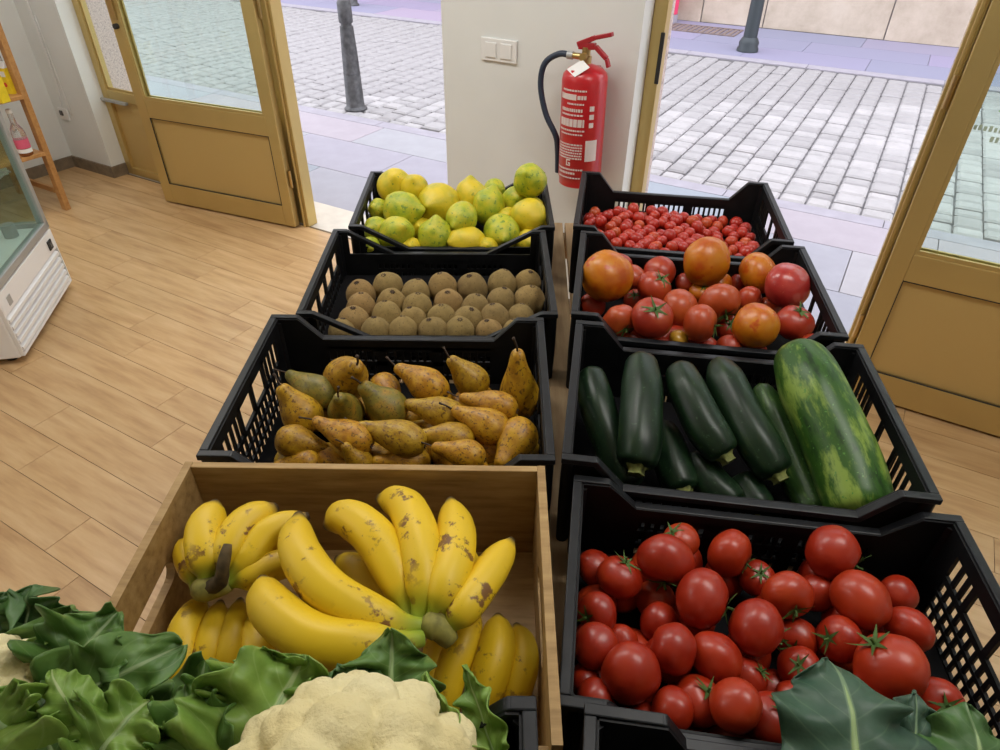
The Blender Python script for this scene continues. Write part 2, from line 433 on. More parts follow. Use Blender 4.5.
fbox('wall_left', (ROOM_S0 - .3, ROOM_D0 - .3, -.06), (ROOM_S0, WO, CEIL), 'plaster')
fbox('wall_right', (ROOM_S1, ROOM_D0 - .3, -.06), (ROOM_S1 + .3, WO, CEIL), 'plaster')
fbox('wall_back', (ROOM_S0, ROOM_D0 - .3, -.06), (ROOM_S1, ROOM_D0, CEIL), 'plaster')
# street side: piers between the openings, lintel above
JL = -1.70; PIL0, PIL1 = 1.085, 1.962; JR = 4.6; LINT = 2.3
fbox('wall_front_left', (ROOM_S0, WI, -.06), (JL, .06, LINT), 'plaster')
fbox('wall_front_pillar', (PIL0, WI, -.06), (PIL1, .0, LINT), 'plaster')
fbox('wall_front_right', (JR, WI, -.06), (ROOM_S1, .06, LINT), 'plaster')
fbox('wall_front_lintel', (ROOM_S0, WI, LINT), (ROOM_S1, WO, CEIL), 'plaster')
fbox('trim_1', (ROOM_S0 - .3, .06, -.06), (JL, WO, LINT), 'granite', label='speckled pink granite cladding of the outer wall')
fbox('trim_2', (PIL0 - .04, .06, -.06), (1.95, WO, LINT), 'granite')
fbox('trim_3', (JR, .06, -.06), (ROOM_S1 + .3, WO, LINT), 'granite')
fbox('trim_4', (PIL0, 0.0, -.06), (PIL1, .06, LINT), 'granite')
# baseboards
bb = MB(); bb.box((ROOM_S0, WI - .014, 0), (JL + .0, WI, .075)); bb.box((JL, WI - .014, 0), (JL + .012, -.0, .075))
struct(infacade(bb.build('baseboard_front', 'skirting_stone')))
fbox('baseboard_left', (ROOM_S0, ROOM_D0, 0), (ROOM_S0 + .014, WI - .014, .075), 'skirting_stone')
fbox('baseboard_pillar', (PIL0, WI - .014, 0), (PIL1, WI, .075), 'skirting_stone')
# stone thresholds
fbox('threshold_1', (JL, 0.0, -.06), (PIL0, WO, -.002), 'threshold_stone')
fbox('threshold_2', (PIL1, 0.0, -.06), (JR, WO, -.002), 'threshold_stone')

# ------------------------------------------------------------------ shopfront: fixed lights, posts, doors
RAIL0, RAIL1 = .505, .565
def fixed_light(name, s0, s1, label):
    e = infacade(empty(name)); struct(e, label)
    H = LINT - .002; a, b = s0 + .001, s1 - .001
    f = MB(); f.box((a, .001, 0), (a + .06, .055, H)); f.box((b - .11, .001, 0), (b, .055, H))
    f.box((a + .06, .001, H - .06), (b - .11, .055, H)); f.box((a + .06, .001, 0), (b - .11, .055, .05))
    f.box((a + .06, .001, RAIL0), (b - .11, .055, RAIL1))
    f.build('frame', 'gold_aluminium', e, bevel=.004)
    MB().box((a + .06, .022, .05), (b - .11, .034, RAIL0)).build('lower_panel', 'gold_panel', e)
    MB().box((a + .06, .026, RAIL1), (b - .11, .030, H - .06)).build('pane', 'window_glass', e)
    g = MB(); g.box((a + .06, .012, RAIL1), (b - .11, .022, RAIL1 + .014)); g.box((a + .06, .012, RAIL1), (a + .072, .022, H - .06)); g.box((b - .122, .012, RAIL1), (b - .11, .022, H - .06))
    g.build('glazing_bead', 'gold_aluminium', e)
    return e
wl = fixed_light('window_1', JL, -.031, 'fixed shop window with gold aluminium frame beside the granite jamb')
MB().box((JL + .002, -.022, RAIL0 - .012), (JL + .25, -.0, RAIL0 + .004)).build('sill_end', 'grey_metal', wl)
fixed_light('window_2', 2.993, JR, 'fixed shop window with gold frame behind the folded-back door')
def door_leaf(name, hinge_s, hinge_d, direction, swing, label, lock, decal=False):
    """leaf local x runs from the hinge to the free edge, y through it, hinged post included"""
    e = infacade(empty(name), hinge_s, hinge_d, 0, (PI if direction < 0 else 0) + swing); struct(e, label)
    W, H, T = 1.0, 2.18, .045; HS = .068
    y0, y1 = -T / 2, T / 2
    f = MB()
    f.box((0, y0, .012), (HS, y1, H)); f.box((W - .075, y0, .012), (W, y1, H))
    f.box((HS, y0, .012), (W - .075, y1, .135)); f.box((HS, y0, .535), (W - .075, y1, .640)); f.box((HS, y0, H - .09), (W - .075, y1, H))
    f.build('frame', 'gold_aluminium', e, bevel=.003)
    MB().box((HS + .003, -.010, .138), (W - .078, .010, .532)).build('lower_panel', 'gold_panel', e)
    g = MB()
    for yy in (y0, y1 - .006):
        g.box((HS, yy, .1352), ((HS + .003), yy + .006, .5348)); g.box((W - .078, yy, .1352), (W - .075, yy + .006, .5348))
        g.box(((HS + .003), yy, .1352), (W - .078, yy + .006, .138)); g.box(((HS + .003), yy, .532), (W - .078, yy + .006, .5348))
    g.build('panel_gasket', 'black_rubber', e)
    MB().box((HS, -.003, .640), (W - .075, .003, H - .09)).build('pane', 'window_glass', e)
    b = MB()
    for yy in (y0 + .002, y1 - .012):
        b.box((HS, yy, .640), (W - .075, yy + .010, .656)); b.box((HS, yy, .656), (HS + .013, yy + .010, H - .09)); b.box((W - .088, yy, .656), (W - .075, yy + .010, H - .09))
    b.build('glazing_bead', 'gold_aluminium', e)
    for zz in (.25, 1.12, 1.9):
        h = MB(); h.tube([(-.012, 0, zz), (-.012, 0, zz + .10)], .009, 10); h.build('hinge', 'brass', e, True, 40)
    k = MB(); k.tube([(W - .04, -.045, 1.02), (W - .04, .045, 1.02)], .014, 12); k.build('lock_cylinder', 'black_rubber', e, True, 40)
    hn = MB(); hs = 1 if lock > 0 else -1
    hn.box((W - .06, y1 if hs > 0 else y0 - .01, 1.05), (W - .02, y1 + .01 if hs > 0 else y0, 1.22))
    hn.bar((W - .04, hs * .06, 1.17), (W - .16, hs * .06, 1.17), .018, .018); hn.bar((W - .04, hs * .02, 1.17), (W - .04, hs * .065, 1.17), .018, .018)
    hn.build('handle', 'brass', e, bevel=.003)
    if decal:
        # printed sticker on the glass: leaf emblem with two lines of small lettering
        yy = -.0042
        lf = [(0.02 + .075 * math.sin(t) * (1 if t < PI else .55) - .0, .035 * math.sin(2 * t) * .4 + .052 * math.cos(t)) for t in np.linspace(0, 2 * PI, 28)[:-1]]
        d = MB(); cx, cz = .19, 1.135
        d.prism([(cx - .06 + .12 * k / 12, cz + .052 * math.sin(PI * k / 12) * (1 if k < 9 else 1)) for k in range(13)] + [(cx + .06 - .12 * k / 12, cz - .016 * math.sin(PI * k / 12)) for k in range(1, 12)], 'y', yy - .001, yy)
        d.build('leaf_emblem', 'sticker_green', e)
        MB().prism([(cx + .03 + .03 * math.cos(t), cz + .055 + .035 * math.sin(t)) for t in np.linspace(0, 2 * PI, 16)[:-1]], 'y', yy - .0005, yy + .0002).build('flower_emblem', 'sticker_yellow', e)
        t = MB(); xx = cx - .105; rnd = random.Random(3)
        for q in range(15):
            wq = rnd.uniform(.007, .011); t.box((xx, yy - .001, cz - .062), (xx + wq, yy, cz - .062 + rnd.choice((.014, .017)))); xx += wq + .005
        xx = cx - .05
        for q in range(10):
            wq = rnd.uniform(.007, .011); t.box((xx, yy - .001, cz - .092), (xx + wq, yy, cz - .092 + rnd.choice((.014, .017)))); xx += wq + .005
        t.build('small_lettering', 'sticker_grey', e)
    return e
# posts that carry the doors
def post(name, s0, s1, label):
    e = MB(); e.box((s0, -.02, 0), (s1, .055, LINT - .002)); e.box((s0 + .01, -.034, 0), (s0 + .022, -.02, LINT - .002))
    o = infacade(e.build(name, 'gold_aluminium', bevel=.003)); struct(o, label); return o
post('trim_5', -.030, .010, 'gold aluminium door post beside the open left doorway')
post('trim_6', 2.962, 2.992, 'gold aluminium door post beside the open right doorway')
jr = MB(); jr.box((PIL1 + .001, .001, 0), (2.015, .055, LINT - .002)); struct(infacade(jr.build('trim_7', 'gold_aluminium', bevel=.003)), 'gold aluminium jamb on the white pillar')
st = MB(); st.box((2.004, -.006, 1.06), (2.020, .001, 1.24)); o = infacade(st.build('strike_plate', 'black_rubber', bevel=.002)); o.parent = bpy.data.objects['trim_7']; o.matrix_parent_inverse = Matrix.Identity(4); o.location = (0, 0, 0); o.rotation_euler = (0, 0, 0)
jr = MB(); jr.box((PIL0 - .05, .001, 0), (PIL0 - .001, .055, LINT - .002)); struct(infacade(jr.build('trim_8', 'gold_aluminium')))
door_leaf('door_1', -.043, -.058, -1, math.radians(7.5), 'gold aluminium glazed door swung back over the left window', 1)
door_leaf('door_2', 2.994, -.062, 1, math.radians(-1.0), 'gold aluminium glazed door with leaf sticker folded back beside the crates', -1, True)

# ------------------------------------------------------------------ ceiling lamps (above the picture)
for s, d in ((-.6, -1.2), (1.3, -1.3), (3.3, -1.5), (-.6, -3.3)):
    e = infacade(empty('ceiling_light'), s, d, CEIL)
    MB().box((-.62, -.32, -.04), (.62, .32, -.001)).build('housing', 'white_metal', e, bevel=.004)
    MB().box((-.58, -.28, -.044), (.58, .28, -.0402)).build('diffuser', 'lamp_diffuser', e)
    tag(e, 'flat white rectangular lamp on the shop ceiling', 'ceiling lamp', 'ceiling lamps')

# ================================================================== STREET
ZP = -.03
S0, S1 = -14.0, 16.0
pav = fbox('pavement', (S0, WO + .001, ZP - .12), (S1, 2.0, ZP - .012), 'joint_sand', label='shop side pavement of large lilac slabs')
sl_me = {}
def slab(parent, a0, a1, b0, b1, mat, name='slab'):
    key = (round(a1 - a0, 3), round(b1 - b0, 3), mat)
    if key not in sl_me: sl_me[key] = MB().box((-(a1 - a0) / 2 + .003, -(b1 - b0) / 2 + .003, -.011), ((a1 - a0) / 2 - .003, (b1 - b0) / 2 - .003, 0)).mesh(name, mat)
    o = link(name, sl_me[key], parent); o.location = ((a0 + a1) / 2, (b0 + b1) / 2, ZP); return o
x = -7.0
rows = [(WO, .86), (.86, 1.42), (1.42, 1.86)]
for k, (b0, b1) in enumerate(rows):
    x = -7.0 + .43 * k
    while x < 6.5:
        slab(pav, x, x + 1.05, b0, b1, 'paving_slab'); x += 1.05
x = -7.0
while x < 6.5:
    slab(pav, x, x + 1.0, 1.86, 2.0, 'kerb_stone', 'kerb_stone'); x += 1.0
street = fbox('street', (S0, 2.0, ZP - .12), (S1, 6.15, ZP - .03), 'road_base', label='cobbled roadway of pale grey setts')
CW = .245
cob = []
y = 2.004; r_ = 0
rnd = random.Random(11)
xr = -9.0
# rows run across the road: columns along it
k = 0
xcol = -9.5
while xcol < 10.5:
    wcol = rnd.uniform(.15, .20)
    yy = 2.004 + rnd.uniform(-.15, 0)
    while yy < 6.14:
        ln = rnd.uniform(.13, .22)
        a, b = max(yy, 2.004), min(yy + ln, 6.146)
        if b - a > .06: cob.append((xcol, xcol + wcol, a, b, rnd.uniform(-.004, .005)))
        yy += ln
    xcol += wcol
def cam_seen(s, d):
    P = FW(s, d, ZP) - Vector((0, 0, CAM_H)); z = P.dot(C_F)
    if z <= 0: return None
    u, v = 500 + F_PX * P.dot(C_R) / z, 375 + F_PX * P.dot(C_D) / z
    return u, v, z
vis = []; rest = []
for c in cob:
    q = cam_seen((c[0] + c[1]) / 2, (c[2] + c[3]) / 2)
    if q and -15 < q[1] and ((270 < q[0] < 455) or (645 < q[0] < 1010)): vis.append((q[2], c))
    else: rest.append(c)
vis.sort(key=lambda t: t[0]); rest += [c for _, c in vis[300:]]; vis = [c for _, c in vis[:300]]
def cobble_mesh(w, l):
    g = .006; b = .016; mb = MB(); x0, y0 = w / 2 - g, l / 2 - g - .006
    vs = [(-x0, -y0, -.03), (x0, -y0, -.03), (x0, y0, -.03), (-x0, y0, -.03)] + [(-x0, -y0, -.012), (x0, -y0, -.012), (x0, y0, -.012), (-x0, y0, -.012)] + [(-x0 + b, -y0 + b, 0), (x0 - b, -y0 + b, 0), (x0 - b, y0 - b, 0), (-x0 + b, y0 - b, 0)]
    mb.add(vs, [(8, 9, 10, 11)] + [(i + o, (i + 1) % 4 + o, (i + 1) % 4 + o + 4, i + o + 4) for o in (0, 4) for i in range(4)])
    return mb
cc = {}
for c in vis:
    w_, l_ = c[1] - c[0], c[3] - c[2]; key = (round(w_, 2), round(l_, 2))
    if key not in cc: cc[key] = cobble_mesh(*key).mesh('cobble', 'cobble', True, 35)
    o = link('cobble', cc[key], street); o.location = ((c[0] + c[1]) / 2, (c[2] + c[3]) / 2, ZP + c[4])
mb = MB()
for c in rest:
    q = cobble_mesh(c[1] - c[0], c[3] - c[2]); cx, cy = (c[0] + c[1]) / 2, (c[2] + c[3]) / 2
    mb.add([(v[0] + cx, v[1] + cy, v[2] + ZP + c[4]) for v in q.v], q.f)
o = mb.build('cobble_field', 'cobble', street, True, 35); o['kind'] = 'stuff'
pav2 = fbox('pavement_opposite', (S0, 6.15, ZP - .12), (S1, 8.44, ZP - .002), 'joint_sand', label='lilac pavement across the street below the stone wall')
for k, (b0, b1) in enumerate([(6.15, 6.35), (6.35, 7.05), (7.05, 7.75), (7.75, 8.44)]):
    x = -8.0 + .6 * k
    while x < 11:
        o = slab(pav2, x, x + 1.4, b0, b1, 'far_paving_slab' if k else 'kerb_stone'); o.location.z = ZP + .010; x += 1.4
# stone wall of the house across the street, block by block
wf = fbox('wall_opposite', (S0, 8.48, -.1), (S1, 8.9, 6.0), 'joint_sand', label='sandstone wall of the house across the street')
blk = {}
z = ZP + .01; k = 0
while z < 2.6:
    hgt = (.62, .5, .55, .45, .5)[k % 5]
    x = -9.5 + .37 * k
    while x < 11.5:
        wd = rnd.choice((.9, 1.1, 1.3, 1.6)); pr = rnd.choice((8.44, 8.455, 8.43))
        key = (wd, hgt, pr)
        if key not in blk: blk[key] = MB().box((.008, pr, .006), (wd - .008, 8.479, hgt - .006)).mesh('stone_block', 'sandstone')
        o = link('stone_block', blk[key], wf); o.location = (x, 0, z); x += wd
    z += hgt; k += 1
# ends of the street and the shop's own facade keep the street enclosed
# bollards, lamp post, cover, red box
def bollard(P, label, H=.93):
    e = empty('bollard', P); 
    MB().lathe([(.105, 0), (.105, .012), (.085, .03), (.082, .035), (.068, H * .55), (.058, H - .22), (.058, H - .20)], 24).build('shaft', 'bollard_iron', e, True, 40)
    MB().lathe([(.046, H - .20), (.046, H - .175)], 24).build('neck', 'bollard_iron', e, True, 40)
    MB().lathe([(.055, H - .175), (.060, H - .165), (.060, H - .02), (.05, H), (.0, H + .004)], 24).build('cap', 'bollard_iron', e, True, 40)
    MB().lathe([(.066, H * .34), (.075, H * .345), (.075, H * .36), (.066, H * .365)], 24).build('ring', 'bollard_iron', e, True, 40)
    tag(e, label, 'bollard'); return e
P = at(356, 109, ZP); bollard((P.x, P.y, ZP), 'dark iron bollard at the cobbles just outside the left doorway', .885)
P = at(353, 6, ZP); bollard((P.x, P.y, ZP + .012), 'dark iron bollard on the far pavement, only its foot in view', .96)
P = at(747, 52, ZP); e = empty('lamp_post', (P.x, P.y, ZP + .011))
MB().lathe([(.13, 0), (.13, .03), (.115, .06), (.12, .10), (.10, .14), (.085, .16)], 24).build('foot', 'lamp_iron', e, True, 40)
MB().lathe([(.083, .16), (.07, 1.2), (.055, 3.4)], 24).build('pole', 'lamp_iron', e, True, 40)
MB().lathe([(.09, 1.2), (.10, 1.23), (.09, 1.26)], 24).build('collar', 'lamp_iron', e, True, 40)
MB().lathe([(.08, 3.4), (.17, 3.5), (.2, 3.85), (.05, 4.0)], 24).build('lantern', 'lamp_iron', e, True, 40)
tag(e, 'black iron street lamp post on the far pavement', 'lamp post')
q0 = at(703, 31, ZP)
cv = MB(); cv.box((-.50, -.27, 0), (.50, -.24, .014)); cv.box((-.50, .24, 0), (.50, .27, .014)); cv.box((-.50, -.24, 0), (-.47, .24, .014)); cv.box((.47, -.24, 0), (.50, .24, .014))
e = empty('drain_cover', (q0.x, q0.y, ZP + .0101), FYAW); cv.build('frame', 'hatch_rust', e)
for i in range(12): MB().box((-.46 + i * .077, -.24, 0), (-.46 + i * .077 + .05, .24, .01)).build('grate_bar', 'hatch_rust', e)
tag(e, 'rusty brown drain cover set in the far pavement', 'drain cover')
q0 = FW((at(680, 16, ZP) - FP).dot(FU), 8.2, 0); rb = MB(); rb.lathe([(.14, 0), (.15, .02), (.15, .75), (.16, .78), (.10, .9)], 20)
e = empty('litter_bin', (q0.x, q0.y, ZP + .0105)); MB().lathe([(.16, 0), (.16, .1), (.14, .11)], 20).build('foot', 'kerb_stone', e, True, 40)
MB().lathe([(.15, .11), (.16, .8), (.13, .86)], 20).build('drum', 'red_box', e, True, 40); tag(e, 'small red bin on a pale foot against the far stone wall', 'bin')

# ================================================================== WALL FITTINGS
def wall_switch():
    s0, z0 = fz(482, 60, WI); s1, z1 = fz(518, 40, WI)
    e = infacade(empty('light_switch'), (s0 + s1) / 2, WI, (z0 + z1) / 2); a = (s1 - s0) / 2; h = .043
    MB().box((-a, -.010, -h), (a, -.0005, h)).build('plate', 'white_plastic', e, bevel=.003)
    for k in (-1, 1): MB().box((k * a * .42 - .026, -.015, -.028), (k * a * .42 + .026, -.0102, .028)).build('rocker', 'white_plastic', e, bevel=.002)
    tag(e, 'double white light switch on the white pillar', 'light switch')
wall_switch()
def extinguisher():
    D = WI - .105
    sc, zt = fz(582, 64, D); _, zb = fz(579, 182, D); sl, _ = fz(560.5, 110, D); sr, _ = fz(603.5, 110, D)
    R_ = (sr - sl) / 2 * .96; sc = (sl + sr) / 2 - .004
    e = infacade(empty('fire_extinguisher'), sc + .018, D, zb); e.rotation_euler[1] = math.radians(-1.6); H = zt - zb
    MB().lathe([(R_ * .9, 0), (R_ * .96, .004), (R_ * .96, .03), (R_, .034), (R_, H - .05), (R_ * .95, H - .03), (R_ * .75, H - .012), (R_ * .35, H), (.018, H + .006)], 40).build('cylinder', 'red_paint', e, True, 50)
    v = MB(); v.lathe([(.021, H + .002), (.021, H + .03), (.016, H + .032), (.016, H + .06)], 16); v.tube([(0, 0, H + .025), (-.055, 0, H + .027)], .011, 10); v.build('valve', 'brass', e, True, 40)
    g = MB(); g.tube([(.0, -.016, H + .03), (.0, -.034, H + .03)], .014, 16); g.build('gauge', 'brass', e, True, 40)
    lv = MB(); lv.bar((-.035, 0, H + .066), (.03, 0, H + .092), .024, .018); lv.bar((.03, 0, H + .092), (.098, 0, H + .108), .024, .014); lv.build('squeeze_lever', 'red_dark', e, bevel=.003)
    l2 = MB(); l2.bar((-.03, 0, H + .062), (.035, 0, H + .064), .024, .022); l2.bar((.035, 0, H + .064), (.082, 0, H + .026), .024, .014); l2.bar((.082, 0, H + .026), (.092, 0, H - .002), .022, .012); l2.build('carry_handle', 'red_dark', e, bevel=.003)
    hp = catmull([(-.055, 0, H + .027), (-.11, -.005, H + .028), (-.165, -.012, H - .01), (-.178, -.015, H - .09), (-.15, -.02, H - .19), (-.105, -.02, H - .265), (-R_ - .012, -.01, H - .32), (-R_ - .012, 0, H - .42)], 40)
    MB().tube(hp, .0115, 12).build('hose', 'hose_blue', e, True, 50)
    MB().tube([(-.052, 0, H + .027), (-.075, 0, H + .0275)], .0145, 12).build('hose_ferrule', 'grey_metal', e, True, 40)
    MB().add([(-.055, -R_ * .55, H - .012), (-.005, -R_ * .98, H - .028), (.045, -R_ * .75, H + .006), (-.002, -R_ * .35, H + .022)], [(0, 1, 2, 3)]).build('paper_tag', 'paper_white', e).modifiers.new('s', 'SOLIDIFY').thickness = .0015
    # printed label: curved white patches wrapped on the cylinder
    def patch(mb, a0, a1, z0, z1, n=6):
        vs = []; 
        for i in range(n + 1):
            an = math.radians(a0 + (a1 - a0) * i / n)
            for zz in (z0, z1):
                for rr in (R_ + .0002, R_ + .0012): vs.append((rr * math.sin(an), -rr * math.cos(an), zz))
        fs = []
        for i in range(n):
            o = 4 * i; fs += [(o + 1, o + 5, o + 7, o + 3), (o, o + 2, o + 6, o + 4), (o, o + 4, o + 5, o + 1), (o + 2, o + 3, o + 7, o + 6)]
        fs += [(0, 1, 3, 2), (4 * n, 4 * n + 2, 4 * n + 3, 4 * n + 1)]
        mb.add(vs, fs)
    rn = random.Random(5); lab = MB()
    def textline(z, h, a0, a1, lo=2.5, hi=7):
        a = a0
        while a < a1:
            b = min(a1, a + rn.uniform(lo, hi)); patch(lab, a, b, z, z + h, 1); a = b + 1.6
    textline(H - .078, .006, -38, 30)
    patch(lab, -45, 5, H - .108, H - .088); textline(H - .105, .014, 8, 30, 5, 8)
    textline(H - .125, .006, -20, 25); textline(H - .150, .011, -40, 22, 3, 6); textline(H - .165, .006, -40, 25)
    textline(H - .205, .028, -45, 28, 9, 12); textline(H - .222, .006, -45, 30); textline(H - .236, .005, -40, 25)
    for zz in (H - .135, H - .165, H - .195):
        patch(lab, 40, 52, zz - .012, zz + .006, 3)
    patch(lab, 34, 66, H - .335, H - .255, 4)
    for i in range(6): textline(H - .275 - i * .0105, .0055, -50, 26)
    for a_, b_, c_, d_ in ((-16, -13, -.355, -.330), (-16, -4, -.334, -.330), (-16, -4, -.355, -.351), (-7, -4, -.355, -.344), (-10, -4, -.346, -.342)): patch(lab, a_, b_, H + c_, H + d_, 1)
    textline(H - .372, .006, -50, 30); textline(H - .388, .008, -45, 10); textline(H - .405, .005, -45, 25)
    lab.build('printed_label', 'print_white', e)
    br = MB(); br.box((-.02, R_ * .9, H - .1), (.02, .104, H - .02)); br.build('wall_bracket', 'red_dark', e)
    tag(e, 'red fire extinguisher with blue hose hung on the white pillar', 'fire extinguisher')
extinguisher()
def conduit():
    e = infacade(empty('wall_cable'), -1.99, WI, .38)
    pts = [(-.03, -.006, 2.2), (.0, -.006, .8), (.0, -.006, .3), (-.04, -.006, .06), (-.06, -.006, .03)]
    MB().tube(catmull(pts, 20), .005, 6).build('cable', 'white_plastic', e, True)
    MB().tube(catmull([(.03, -.006, .6), (.032, -.006, .2), (.035, -.006, .0)], 8), .004, 6).build('cable', 'white_plastic', e, True)
    MB().box((-.10, -.012, -.04), (.0, -.0005, .035)).build('socket_plate', 'white_plastic', e, bevel=.003)
    MB().box((-.075, -.022, -.012), (-.045, -.0122, .02)).build('plug', 'dark_grey', e, bevel=.003)
    tag(e, 'white cables running down the wall to a socket', 'cable')
conduit()

# ================================================================== DISPLAY COOLER
def cooler():
    A = Vector((-2.032, 2.307)); B = Vector((-2.178, 2.976)); ab = (B - A); L = ab.length; yaw = math.atan2(ab.y, ab.x)
    # local x along the front face from A to B, local y to the back (left of AB)
    e = empty('display_cooler', (A.x, A.y, 0), yaw); Dp = .62
    b = MB(); b.box((0, .018, .03), (L, Dp, .325)); b.build('plinth', 'white_metal', e, bevel=.006)
    for x in (.06, L - .06):
        for y in (.08, Dp - .08): MB().lathe([(.025, 0), (.025, .031)], 12, (x, y, 0)).build('foot', 'black_rubber', e, True, 40)
    p = MB(); p.box((.004, 0, .035), (.012, .018, .32)); p.box((L - .012, 0, .035), (L - .004, .018, .32)); p.box((.012, 0, .225), (L - .012, .018, .32)); p.box((.012, 0, .035), (L - .012, .018, .052))
    p.build('grille_frame', 'white_metal', e, bevel=.003)
    MB().box((.012, .014, .052), (L - .012, .0178, .225)).build('grille_back', 'dark_grey', e)
    for i in range(5):
        z = .058 + i * .0335
        MB().prism([(-.004, z + .002), (.010, z + .010), (.010, z + .026), (.004, z + .022), (-.004, z + .018)], 'x', .0125, L - .03).build('louvre', 'white_metal', e)
    MB().box((L - .10, -.006, .245), (L - .055, 0, .29)).build('switch', 'black_rubber', e, bevel=.002)
    MB().box((L - .088, -.009, .258), (L - .067, -.006, .278)).build('switch_rocker', 'dark_grey', e)
    MB().box((.07, -.002, .245), (.105, 0, .285)).build('rating_plate', 'grey_metal', e)
    f = MB(); H = 1.45
    for x0, x1 in ((0, .035), (L - .035, L)):
        f.box((x0, .0, .33), (x1, .035, H)); f.box((x0, Dp - .035, .33), (x1, Dp, H))
    f.box((0, 0, .3255), (L, .035, .36)); f.box((0, .035, .3255), (.035, Dp, .36)); f.box((L - .035, .035, .3255), (L, Dp, .36)); f.box((.035, Dp - .035, .3255), (L - .035, Dp, .36))
    f.build('frame', 'grey_metal', e, bevel=.003)
    MB().box((0, 0, H), (L, Dp, H + .14)).build('canopy', 'white_metal', e, bevel=.006)
    MB().box((.036, .036, .327), (L - .036, Dp - .036, .34)).build('deck', 'white_metal', e)
    for a, b2 in (((.035, .012, .36), (L - .035, .018, H)), ((.012, .035, .36), (.018, Dp - .035, H)), ((L - .018, .035, .36), (L - .012, Dp - .035, H)), ((.035, Dp - .018, .36), (L - .035, Dp - .012, H))):
        MB().box(a, b2).build('pane', 'cooler_glass', e)
    for z in (.62, .95, 1.2):
        s = MB()
        for i in range(18): s.bar((.04, .05 + i * (Dp - .1) / 17, z), (L - .04, .05 + i * (Dp - .1) / 17, z), .004, .004)
        s.bar((.05, .04, z - .004), (.05, Dp - .04, z - .004), .006, .006); s.bar((L - .05, .04, z - .004), (L - .05, Dp - .04, z - .004), .006, .006)
        s.build('wire_shelf', 'grey_metal', e)
    dr = MB(); dr.tube([(L - .12, .12, .341), (L - .12, .12, .40)], .03, 16); dr.build('drain_cap', 'grey_metal', e, True, 40)
    tag(e, 'white glass-sided display cooler with louvred grille on the plank floor', 'cooler')
cooler()

# ================================================================== LADDER SHELF
def ladder():
    # local frame: x = along the side wall towards the shop, y = away from the side wall (facade s), z up
    foot = at(71, 209, 0); v = foot - FP; s0, d0 = v.dot(FU), v.dot(FN)
    e = infacade(empty('ladder_shelf'), s0, d0, 0)      # local x = s, local y = d
    lean = -.03          # backwards per metre of height
    Lw = .62             # shelf length towards the room
    H = 1.55
    def rail(y): return MB().bar((-.022, y, .0), (-.022 - lean * H, y, H), .034, .046, (1, 0, 0))
    rail(-.014).build('front_rail', 'shelf_wood', e, bevel=.003); rail(-Lw + .014).build('front_rail', 'shelf_wood', e, bevel=.003)
    xb = -.50
    for y in (-.014, -Lw + .014):
        MB().bar((xb - .02, y, 0), (xb + .03, y, H - .05), .024, .04, (1, 0, 0)).build('back_rail', 'shelf_wood', e, bevel=.003)
        MB().bar((-.07, y, .115), (xb, y, .115), .02, .035).build('side_stretcher', 'shelf_wood', e, bevel=.002)
    for z in (.37, .69, 1.03, 1.36):
        x1 = -.035 - lean * z
        MB().box((xb + .03, -Lw + .03, z - .022), (x1 + .045, -.03, z)).build('shelf_board', 'shelf_wood', e, bevel=.003)
    tag(e, 'orange-brown wooden ladder shelf standing near the corner', 'shelf')
    return e, s0, d0, lean
lad, LS0, LD0, LLEAN = ladder()
def carton(P, rz, label, w=.045, d=.03, h=.12):
    e = empty('juice_carton', P, rz)
    MB().box((-w / 2, -d / 2, 0), (w / 2, d / 2, h * .82)).build('body', 'yellow_pack', e, bevel=.002)
    MB().prism([(-d / 2, h * .82), (d / 2, h * .82), (.004, h), (-.004, h)], 'x', -w / 2, w / 2).build('gable_top', 'paper_white', e)
    MB().tube([(.0, -d / 2 - .0005, h * .3), (.0, -d / 2 - .002, h * .3)], .012, 14).build('printed_dot', 'pack_red', e)
    MB().box((-w * .36, -d / 2 - .0012, h * .55), (w * .36, -d / 2 - .0002, h * .72)).build('printed_band', 'paper_white', e)
    tag(e, label, 'carton')
zt = .6905
for (px, py, lbl, rr) in ((13, 93, 'yellow carton beside the shelf rail on the ladder shelf', .3), (3, 102, 'yellow carton standing in front of the other one on the ladder shelf', .2)):
    P = at(px, py, zt); carton((P.x, P.y, zt), FYAW + rr, lbl, .062, .05, .165)
P = at(3, 82, zt); e = empty('glass_jar', (P.x - .02, P.y + .04, zt))
MB().lathe([(.03, 0), (.034, .008), (.034, .13), (.026, .15), (.026, .155)], 20).build('body', 'clear_bottle', e, True, 40)
MB().lathe([(.029, .155), (.029, .18), (.026, .183)], 20).build('lid', 'calyx_brown', e, True, 40)
tag(e, 'round jar with brown lid behind the yellow cartons', 'jar')
zt = .3705
P = at(27, 155, zt); e = empty('juice_bottle', (P.x, P.y, zt))
MB().lathe([(.030, 0), (.036, .006), (.036, .05)], 20).build('contents', 'brown_liquid', e, True, 40)
MB().lathe([(.0362, .05), (.0365, .052), (.0365, .125), (.030, .15), (.015, .18), (.014, .235)], 20).build('bottle_shoulder', 'clear_bottle', e, True, 40)
MB().lathe([(.0372, .045), (.0372, .095)], 20).build('label_band', 'pink_label', e, True, 40)
MB().lathe([(.0373, .02), (.0373, .042)], 20).build('label_foot', 'paper_white', e, True, 40)
MB().lathe([(.016, .235), (.016, .255), (.013, .257)], 16).build('cap', 'paper_white', e, True, 40)
tag(e, 'clear bottle with pink label and brown drink on the lower ladder shelf board', 'bottle')

